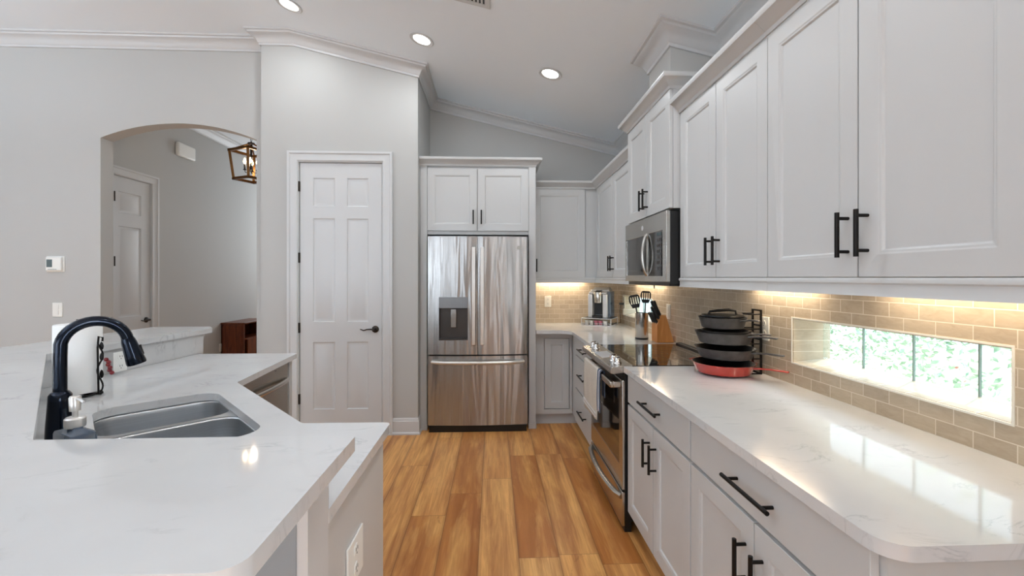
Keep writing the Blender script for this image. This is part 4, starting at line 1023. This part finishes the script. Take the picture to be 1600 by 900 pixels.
m = MB(); m.lathe([(0, 0.155), (0.044, 0.155), (0.046, 0.165), (0.052, 0.245), (0.048, 0.262), (0, 0.268)], (0, -0.070, 0), 32); m.build('brew_head', 'steelh', cm, label='round steel brew head')
m = MB(); m.hexa([(-w_+0.004, -0.10, 0.246), (w_-0.004, -0.10, 0.246), (w_-0.004, 0.10, 0.286), (-w_+0.004, 0.10, 0.286), (-w_+0.010, -0.095, 0.262), (w_-0.010, -0.095, 0.262), (w_-0.012, 0.10, 0.310), (-w_+0.012, 0.10, 0.310)]); lid = m.build('lid', 'silver', cm, bevel=0.006)
m = MB(); m.hexa([(-0.03, -0.085, 0.266), (0.03, -0.085, 0.266), (0.03, -0.03, 0.279), (-0.03, -0.03, 0.279), (-0.03, -0.085, 0.2685), (0.03, -0.085, 0.2685), (0.03, -0.03, 0.2815), (-0.03, -0.03, 0.2815)]); m.build('button_panel', 'dark', lid)
MB().box(-0.0515, 0.0515, -0.115, -0.036, 0.0, 0.026).build('drip_tray', 'dark', cm, bevel=0.003)
m = MB(); m.prism([rnd_poly([(w_+0.001, -0.075), (w_+0.022, -0.060), (w_+0.022, 0.10), (w_+0.001, 0.112)], 0.006)], 0.01, 0.27)
m.build('water_tank', 'soap', cm, bevel=0.004, label='blue tinted water tank on the side')
# plug and cord
o = MB().tube([(1.322, 4.50, 1.125), (1.335, 4.52, 1.11), (1.33, 4.53, 1.05), (1.325, 4.50, 0.98), (1.335, 4.53, 0.925), (1.30, 4.60, 0.919)], 0.0035, 8).box(1.315, 1.3600, 4.485, 4.515, 1.118, 1.138).build('power_cord', 'dark'); tag(o, 'dark power cord and plug running from the corner outlet to the coffee maker', 'cord')

# ------------------------------------------------------------ wall plates and devices
def outlet(name, label, loc, rz, w_=0.072, h_=0.118, kind='outlet', matn='ivory', gang=1, cat='outlet'):
    t = thing(name, label, cat, loc, rz)
    MB().box(-w_/2, w_/2, -0.006, 0, -h_/2, h_/2).build('plate', matn, t, bevel=0.002)
    if kind == 'outlet':
        for z in (-0.024, 0.024):
            f_ = MB().lathe([(0, 0), (0.0165, 0), (0.0165, -0.0022), (0, -0.0022)], (0, -0.006, z), 20, 'y').build('socket', matn, t)
            m = MB()
            for x_ in (-0.006, 0.006): m.box(x_-0.0011, x_+0.0011, -0.0088, -0.0082, z-0.001, z+0.008)
            m.box(-0.002, 0.002, -0.0088, -0.0082, z-0.010, z-0.006); m.build('slot', 'dark', f_)
    else:
        for k in range(gang):
            z = (k-(gang-1)/2)*0.05; MB().box(-0.012, 0.012, -0.0095, -0.006, z-0.019, z+0.019).build('rocker', matn, t, bevel=0.0015)
    return t
outlet('wall_outlet', 'ivory outlet plate on the back tiles beside the refrigerator panel', (0.585, BY-0.008, 1.145), 0)
outlet('wall_outlet', 'ivory outlet plate with the coffee maker plug in it, on the side tiles', (WX-0.008, 4.50, 1.140), RZ)
outlet('light_switch', 'ivory switch plate on the tiles behind the knife block', (WX-0.008, 3.34, 1.135), RZ, kind='switch', cat='light switch', gang=2)
outlet('wall_outlet', 'ivory outlet plate on the tiles behind the pan rack', (WX-0.008, 2.135, 1.145), RZ)
outlet('wall_outlet', 'white outlet on the quartz upstand behind the faucet', (-1.8945, 2.29, 0.975), R(84.6), 0.07, 0.10, matn='plastic')
t = outlet('wall_outlet', 'white outlet plate on the end panel of the peninsula cabinet', (-0.365, 1.155, 0.665), R(90), 0.125, 0.118, matn='plastic')
outlet('wall_outlet', 'white outlet low on the hall wall beside the wooden cabinet', (-3.90, 6.40, 0.40), R(90), matn='plastic')
outlet('light_switch', 'white two-rocker light switch on the wall below the thermostat', (-3.880, AY, 1.115), 0, 0.085, 0.125, 'switch', 'plastic', 2, 'light switch')
t = thing('thermostat', 'white thermostat with grey display on the wall left of the arch', 'thermostat', (-3.897, AY, 1.522))
MB().box(-0.077, 0.077, -0.006, 0, -0.070, 0.070).build('back_plate', 'plastic', t, bevel=0.004)
MB().box(-0.066, 0.066, -0.026, -0.006, -0.060, 0.062).build('housing', 'plastic', t, bevel=0.006)
MB().box(-0.055, -0.008, -0.0275, -0.026, -0.028, 0.040).build('display', 'screen', t)
MB().box(-0.045, 0.03, -0.0275, -0.026, -0.050, -0.046).build('badge_line', 'screen', t)
t = thing('door_chime', 'white rounded chime box high on the hall wall', 'door chime', (-3.90, 5.66, 2.99), R(90))
MB().box(-0.16, 0.16, -0.045, 0, -0.085, 0.085).build('cover', 'plastic', t, bevel=0.02, seg=4)

# ceiling fittings
tilt = math.atan(SL)
for i, (x, y, lb) in enumerate(((-1.58, 3.44, 'leftmost recessed ceiling downlight, cut by the top of the photo'), (-0.563, 3.45, 'middle recessed ceiling downlight, above the pantry wall corner'), (0.456, 3.47, 'rightmost recessed ceiling downlight, in front of the refrigerator'), (-1.58, 1.2, 'added unseen downlight over the peninsula'), (0.42, 1.95, 'added unseen downlight over the kitchen aisle beside the range'), (0.32, 0.7, 'added unseen downlight over the kitchen aisle near the camera'), (-1.0, -0.9, 'added unseen downlight behind the camera, centre'), (0.5, -0.9, 'added unseen downlight behind the camera, right'), (-3.4, 1.2, 'added unseen downlight over the adjoining room, near the arch'), (-3.4, -1.6, 'added unseen downlight over the adjoining room, far left rear'))):  # downlights outside the view are added to brighten floor and counters
    t = thing('recessed_light', lb, 'ceiling light', (x, y, cz(x)), 0, 'recessed ceiling downlights'); t.rotation_euler = (0, tilt, 0)
    MB().lathe([(0.066, -0.002), (0.094, -0.002), (0.096, -0.006), (0.090, -0.010), (0.068, -0.006), (0.066, -0.002)], (0, 0, 0), 40).build('trim_ring', 'trim', t)
    MB().lathe([(0, -0.004), (0.067, -0.004), (0.067, -0.001), (0, -0.001)], (0, 0, 0), 40).build('lens', 'led', t)
    l = lamp('AREA', 'downlight', (x-math.sin(tilt)*0.03, y, cz(x)-0.03), (0, tilt, 0), 4.4 if y > 3 else ((8.5 if y > 1.5 else 5.0) if y > 0 and x > -1 else 0.6), (0.88, 0.945, 1.0), shape='DISK', size=0.13)
t = thing('ceiling_vent', 'white slatted air vent in the sloped ceiling at the top edge', 'vent', (-0.17, 2.66, cz(-0.17))); t.rotation_euler = (0, tilt, 0)
m = MB(); m.prism([rect(-0.17, 0.155, -0.17, 0.17), rect(-0.14, 0.125, -0.14, 0.14)], -0.008, -0.001); m.build('frame', 'trim', t, bevel=0.002)
m = MB()
for k in range(11):
    x = -0.132+k*0.025; m.hexa([(x, -0.14, -0.007), (x+0.004, -0.14, -0.007), (x+0.004, 0.14, -0.007), (x, 0.14, -0.007), (x+0.008, -0.14, -0.001), (x+0.012, -0.14, -0.001), (x+0.012, 0.14, -0.001), (x+0.008, 0.14, -0.001)])
m.build('slat', 'trim', t); MB().box(-0.14, 0.125, -0.14, 0.14, -0.0012, -0.0004).build('backing', 'dark', t)

for (x, y), lb in zip(UPL, ('added unseen bowl uplight behind the camera, centre left', 'added unseen bowl uplight behind the camera, right', 'added unseen bowl uplight over the adjoining room, far left')):
    t = thing('added_bowl_pendant', lb, 'pendant light', (x, y, 2.40), 0, 'added bowl uplights')  # unseen bowls added around the ceiling uplights
    MB().lathe([(0, 0), (0.10, 0.01), (0.18, 0.05), (0.22, 0.13), (0.214, 0.13), (0.175, 0.058), (0.098, 0.018), (0, 0.008)], (0, 0, 0), 40).build('bowl', 'plastic', t)
    MB().tube([(0.15, 0, 0.10), (0, 0, 0.6), (-0.15, 0, 0.10)], 0.004, 6).build('arms', 'black', t)
    MB().cyl((0, 0, 0.59), (0, 0, cz(x)-2.402), 0.005, 8).build('rod', 'black', t)

# under-cabinet lamps
for i, (loc, sx_, sy_) in enumerate((((1.30, 1.15, 1.385), 0.03, 0.6), ((1.315, 1.98, 1.385), 0.03, 0.45), ((1.315, 3.75, 1.385), 0.03, 0.7), ((0.72, 4.60, 1.385), 0.5, 0.03))):
    lb = ['slim under-cabinet light bar above the long slot window', 'slim under-cabinet light bar above the pan rack', 'slim under-cabinet light bar above the back corner counter', 'slim under-cabinet light bar above the back wall outlet'][i]
    t = thing('under_cabinet_light', lb, 'light', (loc[0], loc[1], 1.3985), 0)
    MB().box(-sx_/2, sx_/2, -sy_/2, sy_/2, -0.010, -0.0).build('housing', 'plastic', t)
    lamp('AREA', 'under_cabinet_lamp', (loc[0]+(0.012 if sx_ < sy_ else 0), loc[1]+(0 if sx_ < sy_ else 0.012), 1.384), (0, 0, 0), (1.5, 1.5, 2.2, 2.2)[i], (1, 0.85, 0.66), shape='RECTANGLE', size=sx_, size_y=sy_)

# ------------------------------------------------------------ hall furniture and lantern
t = thing('side_cabinet', 'small dark cherry wood cabinet with open shelves against the hall wall', 'cabinet', (-3.74, 6.75, 0))
m = MB(); cw, cdp, chh = 0.16, 0.34, 0.755
m.box(-0.16, cw, -cdp, -cdp+0.02, 0.0, chh-0.02); m.box(-0.16, cw, cdp-0.02, cdp, 0, chh-0.02); m.box(-0.16, -0.14, -cdp, cdp, 0, chh-0.02); m.box(-0.16, cw-0.005, -cdp, cdp, 0.06, 0.08); m.build('body', 'cherry', t)
MB().box(-0.158, cw+0.02, -cdp-0.02, cdp+0.02, chh-0.022, chh).build('top', 'cherry', t, bevel=0.005)
MB().box(-0.14, cw-0.01, -cdp+0.02, cdp-0.02, 0.50, 0.52).build('shelf', 'cherry', t)
m = MB(); m.panelled(-0.14, cw-0.01, 0.05, chh-0.04, -cdp-0.008, 0.008, [(-0.10, cw-0.05, 0.10, chh-0.09)], [(0.01, 0.005)]); m.build('side_panel', 'cherry', t)
m = MB(); m.box(cw-0.02, cw-0.002, -0.24, -0.02, 0.08, 0.50).box(cw-0.02, cw-0.002, 0.02, 0.24, 0.08, 0.50); m.build('door', 'cherry', t)

lt = thing('lantern', 'open-frame bronze and gold lantern with lit candle bulbs hanging in the hall', 'pendant light', (-2.605, 4.80, 2.455), R(-25))
m = MB(); ht, hb, zt, zb = 0.142, 0.114, 0.300, 0.0
def bar4(m, h_, z, s_=0.0125):
    for a_, b_ in (((-h_, -h_), (h_, -h_)), ((h_, -h_), (h_, h_)), ((h_, h_), (-h_, h_)), ((-h_, h_), (-h_, -h_))):
        m.box(min(a_[0], b_[0])-s_, max(a_[0], b_[0])+s_, min(a_[1], b_[1])-s_, max(a_[1], b_[1])+s_, z-s_, z+s_)
bar4(m, ht, zt); bar4(m, hb, zb)
for sx_ in (-1, 1):
    for sy_ in (-1, 1):
        m.tube([(sx_*hb, sy_*hb, zb), (sx_*ht, sy_*ht, zt)], 0.017, 4)
        m.tube([(sx_*ht, sy_*ht, zt), (sx_*0.015, sy_*0.015, zt+0.085)], 0.008, 6)
m.build('cage', 'brass', lt)
m = MB(); m.lathe([(0, 0.41), (0.006, 0.41), (0.008, 0.40), (0.034, 0.395), (0.036, 0.385), (0.012, 0.375), (0.010, 0.12), (0, 0.10)], (0, 0, 0), 16)
for k in range(4):
    a_ = k*PI/2+PI/4; c_, s_ = math.cos(a_), math.sin(a_)
    m.tube([(0, 0, 0.12), (c_*0.03, s_*0.03, 0.075), (c_*0.055, s_*0.055, 0.075), (c_*0.06, s_*0.06, 0.10)], 0.004, 6)
    m.lathe([(0, 0.095), (0.016, 0.10), (0.018, 0.106), (0.009, 0.108), (0.009, 0.165), (0, 0.165)], (c_*0.06, s_*0.06, 0), 12)
m.build('candelabra', 'black', lt)
for k in range(4):
    a_ = k*PI/2+PI/4; MB().lathe([(0.006, 0.165), (0.012, 0.180), (0.013, 0.195), (0.008, 0.215), (0, 0.232)], (math.cos(a_)*0.06, math.sin(a_)*0.06, 0), 14).build('bulb', 'bulb', lt, label='glowing candle bulb')
m = MB()
for k in range(14):
    z = 0.415+k*0.040
    pts = [((0.009*math.cos(j*PI/5)) if k % 2 else 0, 0 if k % 2 else 0.009*math.cos(j*PI/5), z+0.022*math.sin(j*PI/5)+0.018) for j in range(10)]
    m.tube(pts, 0.0025, 6, closed=True)
m.lathe([(0, 0.98), (0.05, 0.98), (0.055, 0.965), (0.02, 0.955), (0, 0.952)], (0, 0, 0), 20); m.build('chain', 'black', lt)
lamp('POINT', 'lantern_light', (-2.605, 4.80, 2.64), (0, 0, 0), 3.0, (1, 0.90, 0.76), shadow_soft_size=0.05)
